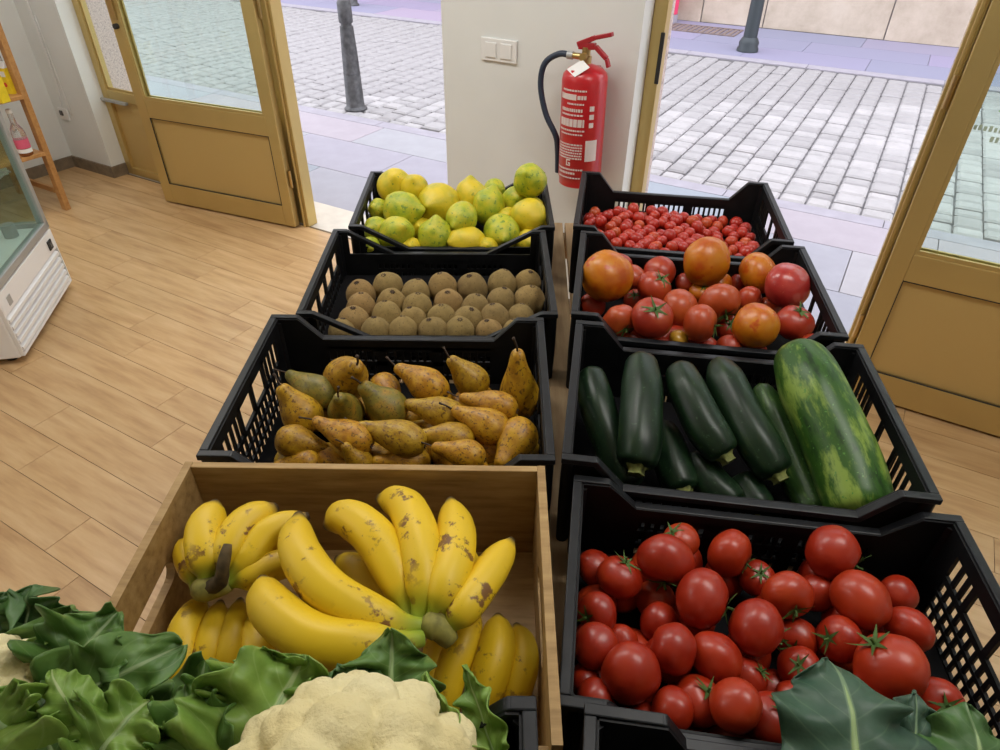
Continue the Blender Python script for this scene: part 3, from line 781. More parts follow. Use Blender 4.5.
# ================================================================== DISPLAY TABLE
TZ = .70
def table():
    e = empty('display_table', (.10, 1.1, 0), math.radians(-2))
    xs = np.linspace(-.50, .52, 8); Yl0, Yl1 = -1.35, 1.16
    for i in range(7):
        MB().box((xs[i] + .004, Yl0, TZ - .026), (xs[i + 1] - .004, Yl1, TZ - .0015)).build('plank', 'table_wood', e, bevel=.002)
    for y in (Yl0 + .06, -.1, Yl1 - .06): MB().box((-.49, y - .03, TZ - .10), (.51, y + .03, TZ - .0265)).build('cross_rail', 'table_wood', e)
    for x in (-.45, .47):
        for y in (Yl0 + .06, -.1, Yl1 - .06): MB().box((x - .03, y - .03, 0), (x + .03, y + .03, TZ - .1005)).build('leg', 'table_wood', e)
    tag(e, 'low plank table under the two columns of crates', 'table')
table()

# ================================================================== CRATES
def crate(name, c, yaw, W, D, H, label, dip=.06, pl=.05, dl=.05, style='A', base=TZ, liner=None, liner_mat='liner_card'):
    e = empty(name, (c[0], c[1], base), math.radians(yaw)); t = .006
    zd = H - dip; hw, hd = W / 2, D / 2
    ins = .012          # walls stand inside the rim
    x1, y1 = hw - ins, hd - ins
    MB().box((-x1, -y1, 0), (x1, y1, .006)).build('base', 'black_plastic', e)
    def rows(z0, z1, n): return [z0 + (z1 - z0) * i / n for i in range(n + 1)]
    for sgn in (-1, 1):     # long walls
        y = sgn * y1; ya, yb = min(y, y - sgn * t), max(y, y - sgn * t)
        m = MB(); cx = .105
        for sx in (-1, 1):
            a, b = sorted((sx * x1, sx * (x1 - cx))); m.box((a, ya, .004), (b, yb, zd - .001))
            if style == 'A':
                poly = [(sx * x1, zd - .002), (sx * (x1 - pl - dl), zd - .002), (sx * (x1 - pl), H - .004), (sx * x1, H - .004)]
                m.prism(poly, 'y', ya, yb)
            else:
                m.box((min(sx * x1, sx * (x1 - .03)), ya, zd - .002), (max(sx * x1, sx * (x1 - .03)), yb, H - .004))
        for z in rows(.010, zd - .026, 3): m.box((-x1 + cx, ya, z - .006), (x1 - cx, yb, z + .006))
        m.box((-x1 + cx, ya, zd - .026), (x1 - cx, yb, zd - .001))
        n = int((2 * x1 - 2 * cx) / .0165)
        for i in range(n + 1):
            x = -x1 + cx + (2 * x1 - 2 * cx) * i / n
            m.box((x - .0032, ya + .0008, .006), (x + .0032, yb - .0008, zd - .02))
        for x in (-.065, .065): m.box((x - .012, ya, .006), (x + .012, yb, zd - .02))
        m.build('long_wall', 'black_plastic', e)
    for sgn in (-1, 1):     # end walls
        x = sgn * x1; xa, xb = min(x, x - sgn * t), max(x, x - sgn * t)
        m = MB(); cy = .05; zs = H * .56
        for sy in (-1, 1):
            a, b = sorted((sy * y1, sy * (y1 - cy))); m.box((xa, a, .004), (xb, b, H - .004))
        L0, L1 = -y1 + cy, y1 - cy
        m.box((xa, L0, H - .030), (xb, L1, H - .004)); m.box((xa, L0, zs - .006), (xb, L1, zs + .006)); m.box((xa, L0, .004), (xb, L1, .016))
        for z in rows(.016, zs - .006, 3)[1:-1]: m.box((xa, L0, z - .004), (xb, L1, z + .004))
        n = int((L1 - L0) / .021)
        for i in range(n + 1):
            y = L0 + (L1 - L0) * i / n; m.box((xa + .0008, y - .004, .01), (xb - .0008, y + .004, zs))
        if style == 'A':
            wn = .075
            for y in (-wn, 0, wn): m.box((xa, y - .006, zs), (xb, y + .006, H - .02))
            for lo, hi in ((L0, -wn), (wn, L1)):
                k = int((hi - lo) / .019)
                for i in range(1, k): yy = lo + (hi - lo) * i / k; m.box((xa + .0008, yy - .0042, zs), (xb - .0008, yy + .0042, H - .02))
        else:
            for i in range(5): yy = L0 + (L1 - L0) * i / 4; m.box((xa, yy - .009, zs), (xb, yy + .009, H - .02))
        m.build('end_wall', 'black_plastic', e)
    # rim: raised round the corners, dipping along both long sides
    r = MB(); rw, rh = .015, .012; zt = H - rh / 2; zl = zd - rh / 2
    X, Y = hw - rw / 2, hd - rw / 2
    for sy in (-1, 1):
        y = sy * Y
        pts = [(-hw, y, zt), (-X + pl, y, zt), (-X + pl + dl, y, zl), (X - pl - dl, y, zl), (X - pl, y, zt), (hw, y, zt)]
        for p, q in zip(pts[:-1], pts[1:]): r.bar(p, q, rw, rh)
        for p in pts[1:-1]: r.tube([(p[0], p[1] - rw / 2, p[2]), (p[0], p[1] + rw / 2, p[2])], rh / 2, 10)
    for sx in (-1, 1): r.bar((sx * X, -Y + rw / 2, zt), (sx * X, Y - rw / 2, zt), rw, rh)
    r.build('rim', 'black_rim', e, bevel=.003)
    for sx in (-1, 1):
        for sy in (-1, 1):
            MB().lathe([(.011, .0), (.013, H * .5), (.0125, H - .012)], 10, (sx * (X - .006), sy * (Y - .006), 0)).build('corner_post', 'black_plastic', e, True, 40)
    if liner is not None:
        MB().box((-x1 + t + .002, -y1 + t + .002, .0065), (x1 - t - .002, y1 - t - .002, liner - base)).build('liner', liner_mat, e)
    tag(e, label, 'crate'); 
    return dict(c=Vector((c[0], c[1])), yaw=math.radians(yaw), hx=x1 - t - .002, hy=y1 - t - .002, floor=(liner if liner is not None else base + .006), H=H + base)
CR = {}
CR['cherry'] = crate('vegetable_crate', (.528, 1.919), -8.5, .598, .443, .217, 'black plastic crate of cherry tomatoes, farthest along the table by the right doorway', liner=.782)
CR['heirloom'] = crate('vegetable_crate', (.484, 1.456), -8, .597, .445, .216, 'black plastic crate of big red and orange tomatoes', liner=.765)
CR['zucchini'] = crate('vegetable_crate', (.436, .990), -8, .606, .445, .216, 'black plastic crate of dark green zucchini', liner=.725)
CR['tomato'] = crate('vegetable_crate', (.409, .566), -7.5, .620, .398, .188, 'black plastic crate of round red tomatoes with green stems', dip=.05, liner=.715)
CR['lemon'] = crate('fruit_crate', (-.148, 2.011), 1, .597, .447, .19, 'black plastic crate heaped with yellow and green lemons', dip=.07, pl=.03, dl=.13, style='B', liner=.765)
CR['kiwi'] = crate('fruit_crate', (-.174, 1.54), 1, .606, .46, .19, 'black plastic crate of brown kiwis in rows', dip=.07, pl=.03, dl=.13, style='B', liner=.752)
CR['pear'] = crate('fruit_crate', (-.209, 1.042), 0, .610, .456, .21, 'black plastic crate of russet brown pears', dip=.055, liner=.735)

# wooden banana box
BX0, BX1, BY0, BY1, BZ = -.519, .076, .348, .790, .92
def banana_box():
    e = empty('banana_box', ((BX0 + BX1) / 2, (BY0 + BY1) / 2, TZ)); hx, hy, h = (BX1 - BX0) / 2, (BY1 - BY0) / 2, BZ - TZ; t = .013
    MB().box((-hx + t, -hy + t, 0), (hx - t, hy - t, .012)).build('bottom_board', 'box_wood', e)
    MB().box((-hx + t, hy - t, 0), (hx - t, hy, h)).build('back_board', 'box_wood', e, bevel=.0015)
    MB().box((-hx + t, -hy, 0), (hx - t, -hy + t, h - .03)).build('front_board', 'box_wood', e, bevel=.0015)
    for sx in (-1, 1):     # side boards with a rounded hand hole
        xa, xb = sorted((sx * hx, sx * (hx - t))); bm = bmesh.new()
        out = [(-hy, 0), (hy, 0), (hy, h), (-hy, h)]
        hc, hl, hr = h - .085, .06, .020
        hole = [(hl + hr * math.cos(a), hc + hr * math.sin(a)) for a in np.linspace(-PI / 2, PI / 2, 9)] + [(-hl - hr * math.cos(a), hc - hr * math.sin(a)) for a in np.linspace(-PI / 2, PI / 2, 9)]
        fr = [bm.verts.new((xa, *p)) for p in out]; fh = [bm.verts.new((xa, *p)) for p in hole]
        ed = [bm.edges.new((l[i], l[(i + 1) % len(l)])) for l in (fr, fh) for i in range(len(l))]
        bmesh.ops.triangle_fill(bm, use_beauty=True, use_dissolve=False, edges=ed)
        fl = list(bm.faces); ex = bmesh.ops.extrude_face_region(bm, geom=fl)
        for v in ex['geom']:
            if isinstance(v, bmesh.types.BMVert): v.co.x = xb
        bmesh.ops.recalc_face_normals(bm, faces=bm.faces)
        me = bpy.data.meshes.new('side_board'); bm.to_mesh(me); bm.free(); me.materials.append(MATS['box_wood']); link('side_board', me, e)
    tag(e, 'pale wooden box of bananas with a hand hole in its side', 'box')
banana_box()
# cauliflower crates nearest the room, raised on plank blocks
CFZ = 1.035
def riser(name, c, yaw, w, d, z0, z1, label):
    e = empty(name, (c[0], c[1], z0), math.radians(yaw))
    for sx in (-1, 1): MB().box((sx * (w / 2 - .02) - .02, -d / 2, 0), (sx * (w / 2 - .02) + .02, d / 2, z1 - z0 - .02)).build('side_block', 'table_wood', e)
    for k in range(4): MB().box((-w / 2, -d / 2 + k * d / 4 + .003, z1 - z0 - .02), (w / 2, -d / 2 + (k + 1) * d / 4 - .003, z1 - z0 - .0005)).build('top_slat', 'table_wood', e)
    tag(e, label, 'riser')
CC1 = (-.255, .135)
riser('slatted_riser', CC1, 0, .5, .36, TZ, .845, 'slatted wooden riser under the cauliflower crate')
CR['cauli'] = crate('vegetable_crate', CC1, 0, .592, .42, CFZ - .845, 'black plastic crate of cauliflowers beside the banana box', dip=.035, pl=.02, dl=.03, base=.845, liner=.90)
CC2 = (.372, .160)
CR['cauli2'] = crate('vegetable_crate', CC2, -7.5, .592, .40, .222, 'black plastic crate with blue-green leaves next to the red tomatoes', dip=.05, pl=.085, dl=.03, base=TZ, liner=.78)

# ================================================================== FRUIT
def orient(o, P, axis, roll=0, scale=1):
    o.matrix_world = Matrix.Translation(Vector(P)) @ axis_rot(axis, roll) @ (Matrix.Diagonal((*(scale if hasattr(scale, '__len__') else (scale,) * 3), 1)))
def img_axis(dx, dy, toward=None):
    """axis with image offset (dx,dy) in units of the radius; the rest faces the camera"""
    q = dx * dx + dy * dy
    c = math.sqrt(max(0, 1 - q)) if toward is None else toward
    return (C_R * dx + C_D * dy - C_F * c).normalized()
def relax(items, box, it=160, keep=.25, squash=.94, nvis=None):
    """items: [P(Vector), r]; pushes overlapping fruit apart inside the box; the first nvis hardly move"""
    P = np.array([list(i[0]) for i in items]); R_ = np.array([i[1] for i in items]) * squash; P0 = P.copy()
    c, s = math.cos(box['yaw']), math.sin(box['yaw']); n = len(P); nv_ = n if nvis is None else nvis
    mob = np.array([.25] * nv_ + [1.0] * (n - nv_)) if nvis is not None else np.ones(n) * .6
    kp = np.array([keep] * nv_ + [.02] * (n - nv_))
    for k in range(it):
        P += (P0 - P) * kp[:, None]
        for _ in range(2):
            d = P[:, None] - P[None]; L = np.linalg.norm(d, axis=2) + np.eye(n); ov = R_[:, None] + R_[None] - L
            ov[np.eye(n, dtype=bool)] = 0; ov = np.clip(ov, 0, None)
            sh = mob[:, None] / (mob[:, None] + mob[None])
            st = .6 * (d / L[:, :, None] * (ov * sh)[:, :, None]).sum(1)
            st[nv_:, 2] = np.minimum(st[nv_:, 2], 0)      # buried fruit never rises
            P += st
        x = P[:, 0] - box['c'].x; y = P[:, 1] - box['c'].y
        u = c * x + s * y; v = -s * x + c * y
        u = np.clip(u, -box['hx'] + R_, box['hx'] - R_); v = np.clip(v, -box['hy'] + R_, box['hy'] - R_)
        P[:, 0] = box['c'].x + c * u - s * v; P[:, 1] = box['c'].y + s * u + c * v
        P[:, 2] = np.maximum(P[:, 2], box['floor'] + R_)
    return [Vector(p) for p in P]
def supports(items, box, r, layer=1.55):
    """unseen fruit below those that stand clear of the floor"""
    out = []; rn = random.Random(2)
    for P, rr in items:
        z = P[2] - layer * rr
        if z - r < box['floor'] - .25 * r: continue
        while z > box['floor'] + .6 * r:
            out.append((Vector((P[0] + rn.uniform(-.3, .3) * r, P[1] + rn.uniform(-.1, .4) * r, z)), r)); z -= 1.6 * r
    return out
def sphere_mesh(name, mat, prof_fn, seg=28, n=18, wob=0, seed=0, ribs=0, ribamp=0):
    mb = MB(); prof = [prof_fn(i / n) for i in range(n + 1)]
    mb.lathe([(max(r, 1e-4), z) for r, z in prof], seg, ribs=ribs, ribamp=ribamp)
    if wob:
        vs = []
        for v in mb.v:
            k = 1 + wob * mnoise.noise(Vector(v) * 1.4 + Vector((seed * 7.3, seed * 3.1, 0))); vs.append((v[0] * k, v[1] * k, v[2] * k))
        mb.v = vs
    return mb.mesh(name, mat, True)
def prof_tomato(t):
    a = -PI / 2 + PI * t; r = math.cos(a); z = .88 * math.sin(a)
    if t > .8: z -= .16 * ((t - .8) / .2) ** 2
    return r, z
def prof_lemon(t):
    a = -PI / 2 + PI * t; r = math.cos(a) ** .92; z = 1.12 * math.sin(a)
    if t > .82: q = (t - .82) / .18; r = r * (1 - .35 * math.sin(PI * q) * .6); z += .22 * q
    if t < .1: z -= .06 * (1 - t / .1)
    return r, z
def prof_kiwi(t):
    a = -PI / 2 + PI * t; return math.cos(a), 1.12 * math.sin(a)
PEAR = [(0, -1.0), (.22, -1.02), (.5, -.95), (.78, -.72), (.95, -.38), (1.0, -.05), (.95, .32), (.82, .66), (.66, .98), (.52, 1.28), (.43, 1.55), (.37, 1.8), (.29, 1.98), (.15, 2.07), (0, 2.08)]
def pear_mesh(seed, bend):
    pts = catmull([(r, 0, z) for r, z in PEAR], 30); mb = MB(); mb.lathe([(max(p.x, 1e-4), p.z) for p in pts], 24)
    vs = []
    for v in mb.v:
        k = 1 + .07 * mnoise.noise(Vector(v) * 1.1 + Vector((seed * 5.1, 0, 3))); b = bend * max(0, v[2]) ** 2
        vs.append((v[0] * k + b, v[1] * k, v[2]))
    mb.v = vs; return mb
CALYX = None
def calyx_mesh(seed):
    rn = random.Random(seed); mb = MB()
    for k in range(6):
        a = 2 * PI * k / 6 + rn.uniform(-.25, .25); L = rn.uniform(.45, .75); dr = Vector((math.cos(a), math.sin(a), 0)); sd = Vector((-dr.y, dr.x, 0))
        up = rn.uniform(.02, .30); pts = []
        for i in range(6):
            t = i / 5; c = dr * (L * t) + Vector((0, 0, .10 * t - .25 * t * t + up * t * t * 1.6)); wd = .085 * (1 - t) ** .8 + .006
            pts += [c - sd * wd, c + sd * wd + Vector((0, 0, .02))]
        o = len(mb.v); mb.add(pts, [(2 * i, 2 * i + 1, 2 * i + 3, 2 * i + 2) for i in range(5)])
    mb.tube([(0, 0, -.03), (.02, .02, .14), (.08, .03, .26)], [.06, .045, .05], 6)
    return mb
tom_me = {}
def tomato_me(mat, v, ribs=0):
    key = (mat, v, ribs)
    if key not in tom_me: tom_me[key] = sphere_mesh('tomato', mat, prof_tomato, 28, 18, .06, v, ribs, .03 if ribs else 0)
    return tom_me[key]
cal_me = [calyx_mesh(i).mesh('calyx', 'tomato_calyx') for i in range(5)]
def put_tomato(P, r, mat, axis, calyx, v, label, group, ribs=0, squash=1.0):
    o = link('tomato', tomato_me(mat, v % 5, ribs)); orient(o, P, axis, random.uniform(0, 6), (r, r, r * squash))
    tag(o, label, 'tomato', group)
    if calyx:
        c = link('calyx', cal_me[v % 5], o); c.location = (0, 0, .80)
    return o
def zone(P, box, left, right, far, near):
    x, y = P[0] - box['c'].x, P[1] - box['c'].y; c, s = math.cos(box['yaw']), math.sin(box['yaw'])
    u, v = (c * x + s * y) / box['hx'], (-s * x + c * y) / box['hy']
    if max(abs(u), abs(v)) < .42: return 'in the middle of its crate'
    if abs(u) > abs(v): return left if u < 0 else right
    return near if v < 0 else far
# --- red tomatoes: (x, y, radius, height class, calyx dir or None) in a 1000x587 crop scale .46 at (540,480)
RT = [(105,192,43,0,None),(170,210,50,1,(.3,-.9)),(275,172,62,2,(-.2,.85)),(303,135,42,1,(-.6,-.7)),(415,162,53,1,(.75,.45)),(470,212,40,0,(-.1,-.6)),(537,250,55,2,(.05,.5)),(600,245,40,0,None),(635,157,60,2,(.75,.45)),
      (697,260,64,2,None),(778,248,40,0,None),(125,290,46,1,(-.75,.05)),(105,362,50,1,None),(258,310,44,0,None),(352,257,64,2,(.88,.25)),(470,320,61,2,(.85,.6)),(557,348,46,0,(-.5,.2)),(650,345,49,1,(-.85,-.2)),
      (800,325,52,1,(-.8,.5)),(290,368,55,2,None),(195,420,66,2,None),(175,352,38,0,None),(385,388,58,1,(-.6,.8)),(447,432,43,0,(.6,-.6)),(570,425,46,0,(-.4,-.5)),(765,412,76,2,(-.55,-.85)),(862,482,52,1,(-.2,-.3)),
      (340,497,57,1,(.3,-.75)),(122,468,40,1,None),(92,440,34,0,None),(312,548,48,1,None),(425,555,60,2,None),(500,528,62,1,(.2,-.8)),(552,462,38,0,None),(250,262,44,-1,None),(225,530,40,0,None),(640,455,48,0,None),(690,520,55,1,None),(600,560,50,0,None),(780,530,52,0,None)]
bx = CR['tomato']; items = []; meta = []
for x, y, r, hc, cd in RT:
    z = {-1: .765, 0: .785, 1: .815, 2: .835}[hc] + (.008 if y > 350 else 0)
    P = at(540 + .46 * x, 480 + .46 * y, z); items.append((P, .46 * r * depth(P) / F_PX)); meta.append(cd)
nv = len(items); items += supports(items, bx, .036)
pos = relax(items, bx, 160, .2, .90, nv)
for i, P in enumerate(pos):
    cd = meta[i] if i < nv else None
    ax = img_axis(*cd) if cd else Vector((random.uniform(-1, 1), random.uniform(-.3, 1), random.uniform(-1, -.2)))
    r = items[i][1]
    zn = zone(P, bx, 'on the side towards the bananas', 'by the slatted outer crate side', 'next to the zucchini crate', 'next to the blue-green leaves')
    lab = ('round red tomato with green calyx, ' if cd else 'plain round red tomato, ') + zn
    if i >= nv: lab = 'red tomato buried under the others, ' + zn
    if i == 25: lab = 'largest red tomato of its crate, lying by the blue-green leaf'
    put_tomato(P, r, 'tomato_red', ax, cd is not None, i, lab, 'red tomatoes with stems' if cd else 'red tomatoes without stems showing', 0, random.uniform(.92, 1.04))
# --- big tomatoes, scale .32 at (560,150)
HT = [(175,305,52,'r',1,(-.1,-.4)),(145,400,82,'o',3,None),(310,375,50,'r',1,None),(292,430,55,'m',2,(.35,-.55)),(228,395,40,'m',1,None),(238,470,38,'r',0,(-.3,-.5)),(185,535,55,'r',2,(.35,.65)),(290,555,68,'m',3,(0,-.4)),(375,497,64,'r',2,None),
      (455,342,76,'o',3,None),(402,420,38,'m',0,None),(435,442,36,'o',0,(.1,-.6)),(505,422,42,'g',0,None),(537,372,34,'r',0,None),(502,487,66,'r',2,(.2,.8)),(615,382,66,'o',2,None),(592,465,40,'r',1,None),(715,425,72,'p',3,None),(655,492,36,'r',0,None),
      (735,545,60,'r',2,(.1,-.7)),(445,577,62,'r',3,(.85,.25)),(620,575,72,'y',3,None),(365,597,32,'Y',1,None),(530,632,40,'r',1,None),(525,548,42,'r',0,(-.2,-.3)),(100,480,42,'r',0,None),(755,480,40,'r',0,(.6,0)),(790,605,36,'r',1,None),(215,620,40,'r',0,None),(330,640,40,'r',0,None)]
hm = {'r': 'tomato_mixed', 'm': 'tomato_mixed', 'o': 'tomato_orange', 'y': 'tomato_orange', 'Y': 'tomato_yellow', 'g': 'tomato_orange', 'p': 'tomato_pink'}
bx = CR['heirloom']; items = []
for x, y, r, c, hc, cd in HT:
    z = (.81, .835, .86, .885)[hc]
    P = at(560 + .32 * x, 150 + .32 * y, z); items.append((P, .32 * r * depth(P) / F_PX))
nv = len(items); items += supports(items, bx, .042); pos = relax(items, bx, 160, .2, .88, nv)
names = {'r': 'big ribbed red tomato among the mixed big tomatoes', 'm': 'orange-red ripening big tomato among the mixed big tomatoes', 'o': 'big deep orange tomato among the mixed red ones', 'p': 'big pinkish red tomato with pale specks by the crate edge', 'y': 'tall orange-yellow tomato next to the zucchini crate', 'Y': 'small yellow tomato wedged between red ones', 'g': 'brownish orange tomato low in the mixed heap'}
for i, P in enumerate(pos):
    c, cd = (HT[i][3], HT[i][5]) if i < nv else ('r', None)
    ax = img_axis(*cd) if cd else (Vector((random.uniform(-.5, .5), random.uniform(0, 1), random.uniform(-1, .0))))
    put_tomato(P, items[i][1], hm[c], ax, cd is not None, i, names[c] + (' with green calyx' if cd else ''), {'r': 'big red tomatoes', 'm': 'orange-red tomatoes', 'o': 'big orange tomatoes'}.get(c) and {'r': 'big red tomatoes', 'm': 'orange-red tomatoes', 'o': 'big orange tomatoes'}[c] + (' with calyx' if cd else ''), 5 if c == 'r' and i % 3 == 0 else 0, .95 if c != 'y' else 1.15)
# --- cherry tomatoes: a shallow heap, higher towards the pillar side
bx = CR['cherry']; rn = random.Random(21); items = []
c_, s_ = math.cos(bx['yaw']), math.sin(bx['yaw']); r0 = .0205
def heap(u, v):
    q = math.exp(-(((u + .07) / .20) ** 2 + ((v + .03) / .20) ** 2)); return .012 + .062 * q
lay = 0; zc = bx['floor'] + r0
while lay < 4:
    st = 2.02 * r0; nu = int(2 * (bx['hx'] - r0) / st); nvv = int(2 * (bx['hy'] - r0) / (st * .88))
    for j in range(nvv + 1):
        for i in range(nu + 1):
            u = -bx['hx'] + r0 + i * st + (.5 * st if (j + lay) % 2 else 0); v = -bx['hy'] + r0 + j * st * .88
            if u > bx['hx'] - r0: continue
            if zc + r0 - bx['floor'] > 2 * r0 + .001 and zc - bx['floor'] > heap(u, v) + r0 * .4: continue
            # skip those fully buried under the next layers
            if zc + 2.6 * r0 - bx['floor'] < heap(u, v) + r0 * .4 and lay < 1: continue
            items.append((Vector((bx['c'].x + c_ * u - s_ * v + rn.uniform(-.013, .013), bx['c'].y + s_ * u + c_ * v + rn.uniform(-.013, .013), zc + rn.uniform(-.006, .006))), r0 * rn.uniform(.86, 1.08)))
    zc += 1.6 * r0; lay += 1
if len(items) > 300: items = items[:300]
pos = relax(items, bx, 60, .08, .93)
ch_me = [sphere_mesh('cherry_tomato', 'cherry_red', prof_kiwi if k else prof_tomato, 16, 10, .05, k) for k in range(3)]
for i, P in enumerate(pos):
    o = link('cherry_tomato', ch_me[i % 3]); orient(o, P, (rn.uniform(-1, 1), rn.uniform(-1, 1), rn.uniform(-1, 1)), 0, items[i][1] * .96)
    tag(o, 'small shiny cherry tomato ' + zone(P, bx, 'by the crate side towards the lemons', 'by the outer slatted crate side', 'by the crate edge towards the street', 'next to the big tomatoes'), 'cherry tomato', 'cherry tomatoes')
# --- lemons, scale .2533 at (320,150)
LM = [(305,147,64,'y',3,(.1,-.2)),(330,240,66,'g',3,(.92,.1)),(462,210,76,'y',3,(-.3,.3)),(388,168,52,'y',2,(0,-.3)),(595,190,60,'y',3,(0,-.95)),(665,222,58,'g',3,(.3,-.9)),(770,200,50,'g',2,(.2,.1)),(835,122,60,'g',4,(-.2,-.1)),(825,262,62,'y',3,(.92,.2)),
      (235,235,38,'g',1,(-.4,0)),(225,312,45,'g',2,(-.5,.2)),(312,342,63,'g',3,(.5,-.2)),(395,312,46,'y',1,(0,0)),(455,347,64,'g',3,(.1,-.8)),(565,292,56,'g',2,(-.4,.6)),(585,357,62,'y',3,(-.8,.1)),(715,327,66,'g',3,(.1,.5)),(820,362,45,'y',1,(.3,.3)),(195,390,38,'g',0,(.3,.3)),(742,268,38,'y',1,(0,0)),(690,160,40,'g',1,(0,0)),(540,250,44,'y',1,(0,0)),(350,395,40,'y',0,(0,0)),(650,410,40,'y',0,(0,0))]
bx = CR['lemon']; items = []
for x, y, r, c, hc, cd in LM:
    z = .93 if hc == 4 else (.822 if y > 300 else (.855 if y > 185 else .88)) - (.02 if hc < 2 else 0)
    P = at(320 + .2533 * x, 150 + .2533 * y, z); items.append((P, .2533 * r * depth(P) / F_PX * 1.10))
nv = len(items); items += supports(items, bx, .042); pos = relax(items, bx, 160, .25, .82, nv)
lem_me = {(m, k): sphere_mesh('lemon', m, prof_lemon, 28, 22, .08, k) for m in ('lemon_yellow', 'lemon_green') for k in range(4)}
for i, P in enumerate(pos):
    c, cd = (LM[i][3], LM[i][5]) if i < nv else ('y', (.5, .3)); m = 'lemon_yellow' if c == 'y' else 'lemon_green'
    o = link('lemon', lem_me[(m, i % 4)]); orient(o, P, img_axis(*cd), random.uniform(0, 6), items[i][1])
    tp = MB().lathe([(.10, 0), (.08, .03), (.03, .045)], 8) if i == 0 else None
    if tp: tip_me = tp.mesh('stem_button', 'tomato_calyx', True)
    t_ = link('stem_button', tip_me, o); t_.location = (0, 0, -1.19); t_.rotation_euler = (PI, 0, 0)
    zn = zone(P, bx, 'by the crate side towards the gold door', 'by the crate side towards the cherry tomatoes', 'by the crate edge towards the pillar', 'next to the kiwi crate')
    lab = ('ripe yellow lemon ' if c == 'y' else 'green-tinged lemon ') + zn
    if i >= nv: lab = 'yellow lemon buried under the others ' + zn
    if i == 7: lab = 'green-tinged lemon perched highest, in the crate corner by the extinguisher'
    tag(o, lab, 'lemon', 'yellow lemons' if c == 'y' else 'green-tinged lemons')
# --- kiwis
KW = [(163,572,54),(270,545,57),(378,570,53),(485,548,56),(602,548,57),(718,535,54),(820,528,50),(162,632,57),(282,607,55),(385,627,56),(508,612,57),(610,632,54),(715,602,53),(825,600,58),(127,692,61),(265,662,57),(365,682,52),(478,672,54),(575,692,58),(692,672,58),(222,724,56),(330,732,57),(452,718,57),(558,737,58),(668,728,52),(790,668,52),(85,752,52),(770,730,50)]
bx = CR['kiwi']; items = []
for x, y, r in KW:
    P = at(320 + .2533 * x, 150 + .2533 * y, .803); items.append((P, .2533 * r * depth(P) / F_PX * 1.07))
pos = relax(items, bx, 120, .3, .86)
kw_me = [sphere_mesh('kiwi', 'kiwi_skin', prof_kiwi, 24, 16, .06, k) for k in range(4)]
kc = MB()
for k in range(8):
    a = 2 * PI * k / 8; kc.tube([(.03 * math.cos(a), .03 * math.sin(a), 0), (.13 * math.cos(a), .13 * math.sin(a), .035), (.20 * math.cos(a + .2), .20 * math.sin(a + .2), .03)], [.05, .04, .015], 5)
kc.lathe([(.15, -.03), (.12, .02), (.03, .03)], 8); kc_me = kc.mesh('calyx', 'calyx_brown', True)
rn = random.Random(4)
for i, P in enumerate(pos):
    o = link('kiwi', kw_me[i % 4]); orient(o, P, Vector((rn.uniform(-.25, .25), rn.uniform(-.3, .35), 1)), rn.uniform(0, 6), items[i][1])
    k_ = link('calyx', kc_me, o); k_.location = (0, 0, 1.09)
    tag(o, 'fuzzy brown kiwi ' + zone(P, bx, 'at the row ends towards the plank floor', 'at the row ends towards the big tomatoes', 'in the row next to the lemons', 'in the row next to the pears'), 'kiwi', 'kiwis')
# --- pears, scale .38 at (190,300): body centre, radius, neck end, body z, neck z, skin
PR = [((405,208),57,(428,172),.85,.915,'p'),((335,243),44,(262,203),.84,.85,'g'),((300,297),52,(250,232),.825,.88,'p'),((412,297),46,(396,246),.82,.90,'g'),((520,285),52,(470,238),.825,.87,'g'),((515,238),40,(540,300),.80,.79,'p'),((628,226),46,(556,175),.845,.86,'p'),((742,212),44,(690,160),.83,.88,'p'),((876,252),52,(866,130),.82,.95,'p'),
      ((668,298),42,(570,268),.84,.84,'p'),((808,282),40,(715,258),.86,.86,'p'),((800,335),46,(715,292),.85,.87,'p'),((850,358),52,(806,425),.84,.83,'p'),((562,368),46,(462,333),.85,.86,'p'),((695,362),40,(592,352),.84,.85,'p'),((425,362),44,(318,318),.85,.86,'p'),((278,380),44,(360,392),.82,.81,'p'),((445,425),34,(410,385),.82,.86,'p'),((300,420),38,(225,418),.80,.81,'p'),((580,422),40,(490,420),.81,.82,'p'),((730,408),40,(650,385),.85,.86,'p'),((490,415),36,(540,440),.79,.79,'p'),((370,420),36,(450,450),.79,.79,'p'),((860,430),36,(780,440),.79,.79,'p')]
bx = CR['pear']; items = []; ax = []
for (bx_, by_), r, (nx, ny), zb, zn, c in PR:
    P = at(190 + .38 * bx_, 300 + .38 * by_, zb); Q = at(190 + .38 * nx, 300 + .38 * ny, zn); items.append((P, .38 * r * depth(P) / F_PX * 1.04)); ax.append(Q - P)
nv = len(items); sup = supports(items, bx, .038); items += sup; ax += [(Vector((bx['c'].x, bx['c'].y, q[0].z)) - q[0]).normalized() * .08 for q in sup]
pos = relax(items, bx, 120, .25, .80, nv)
pear_mes = {}
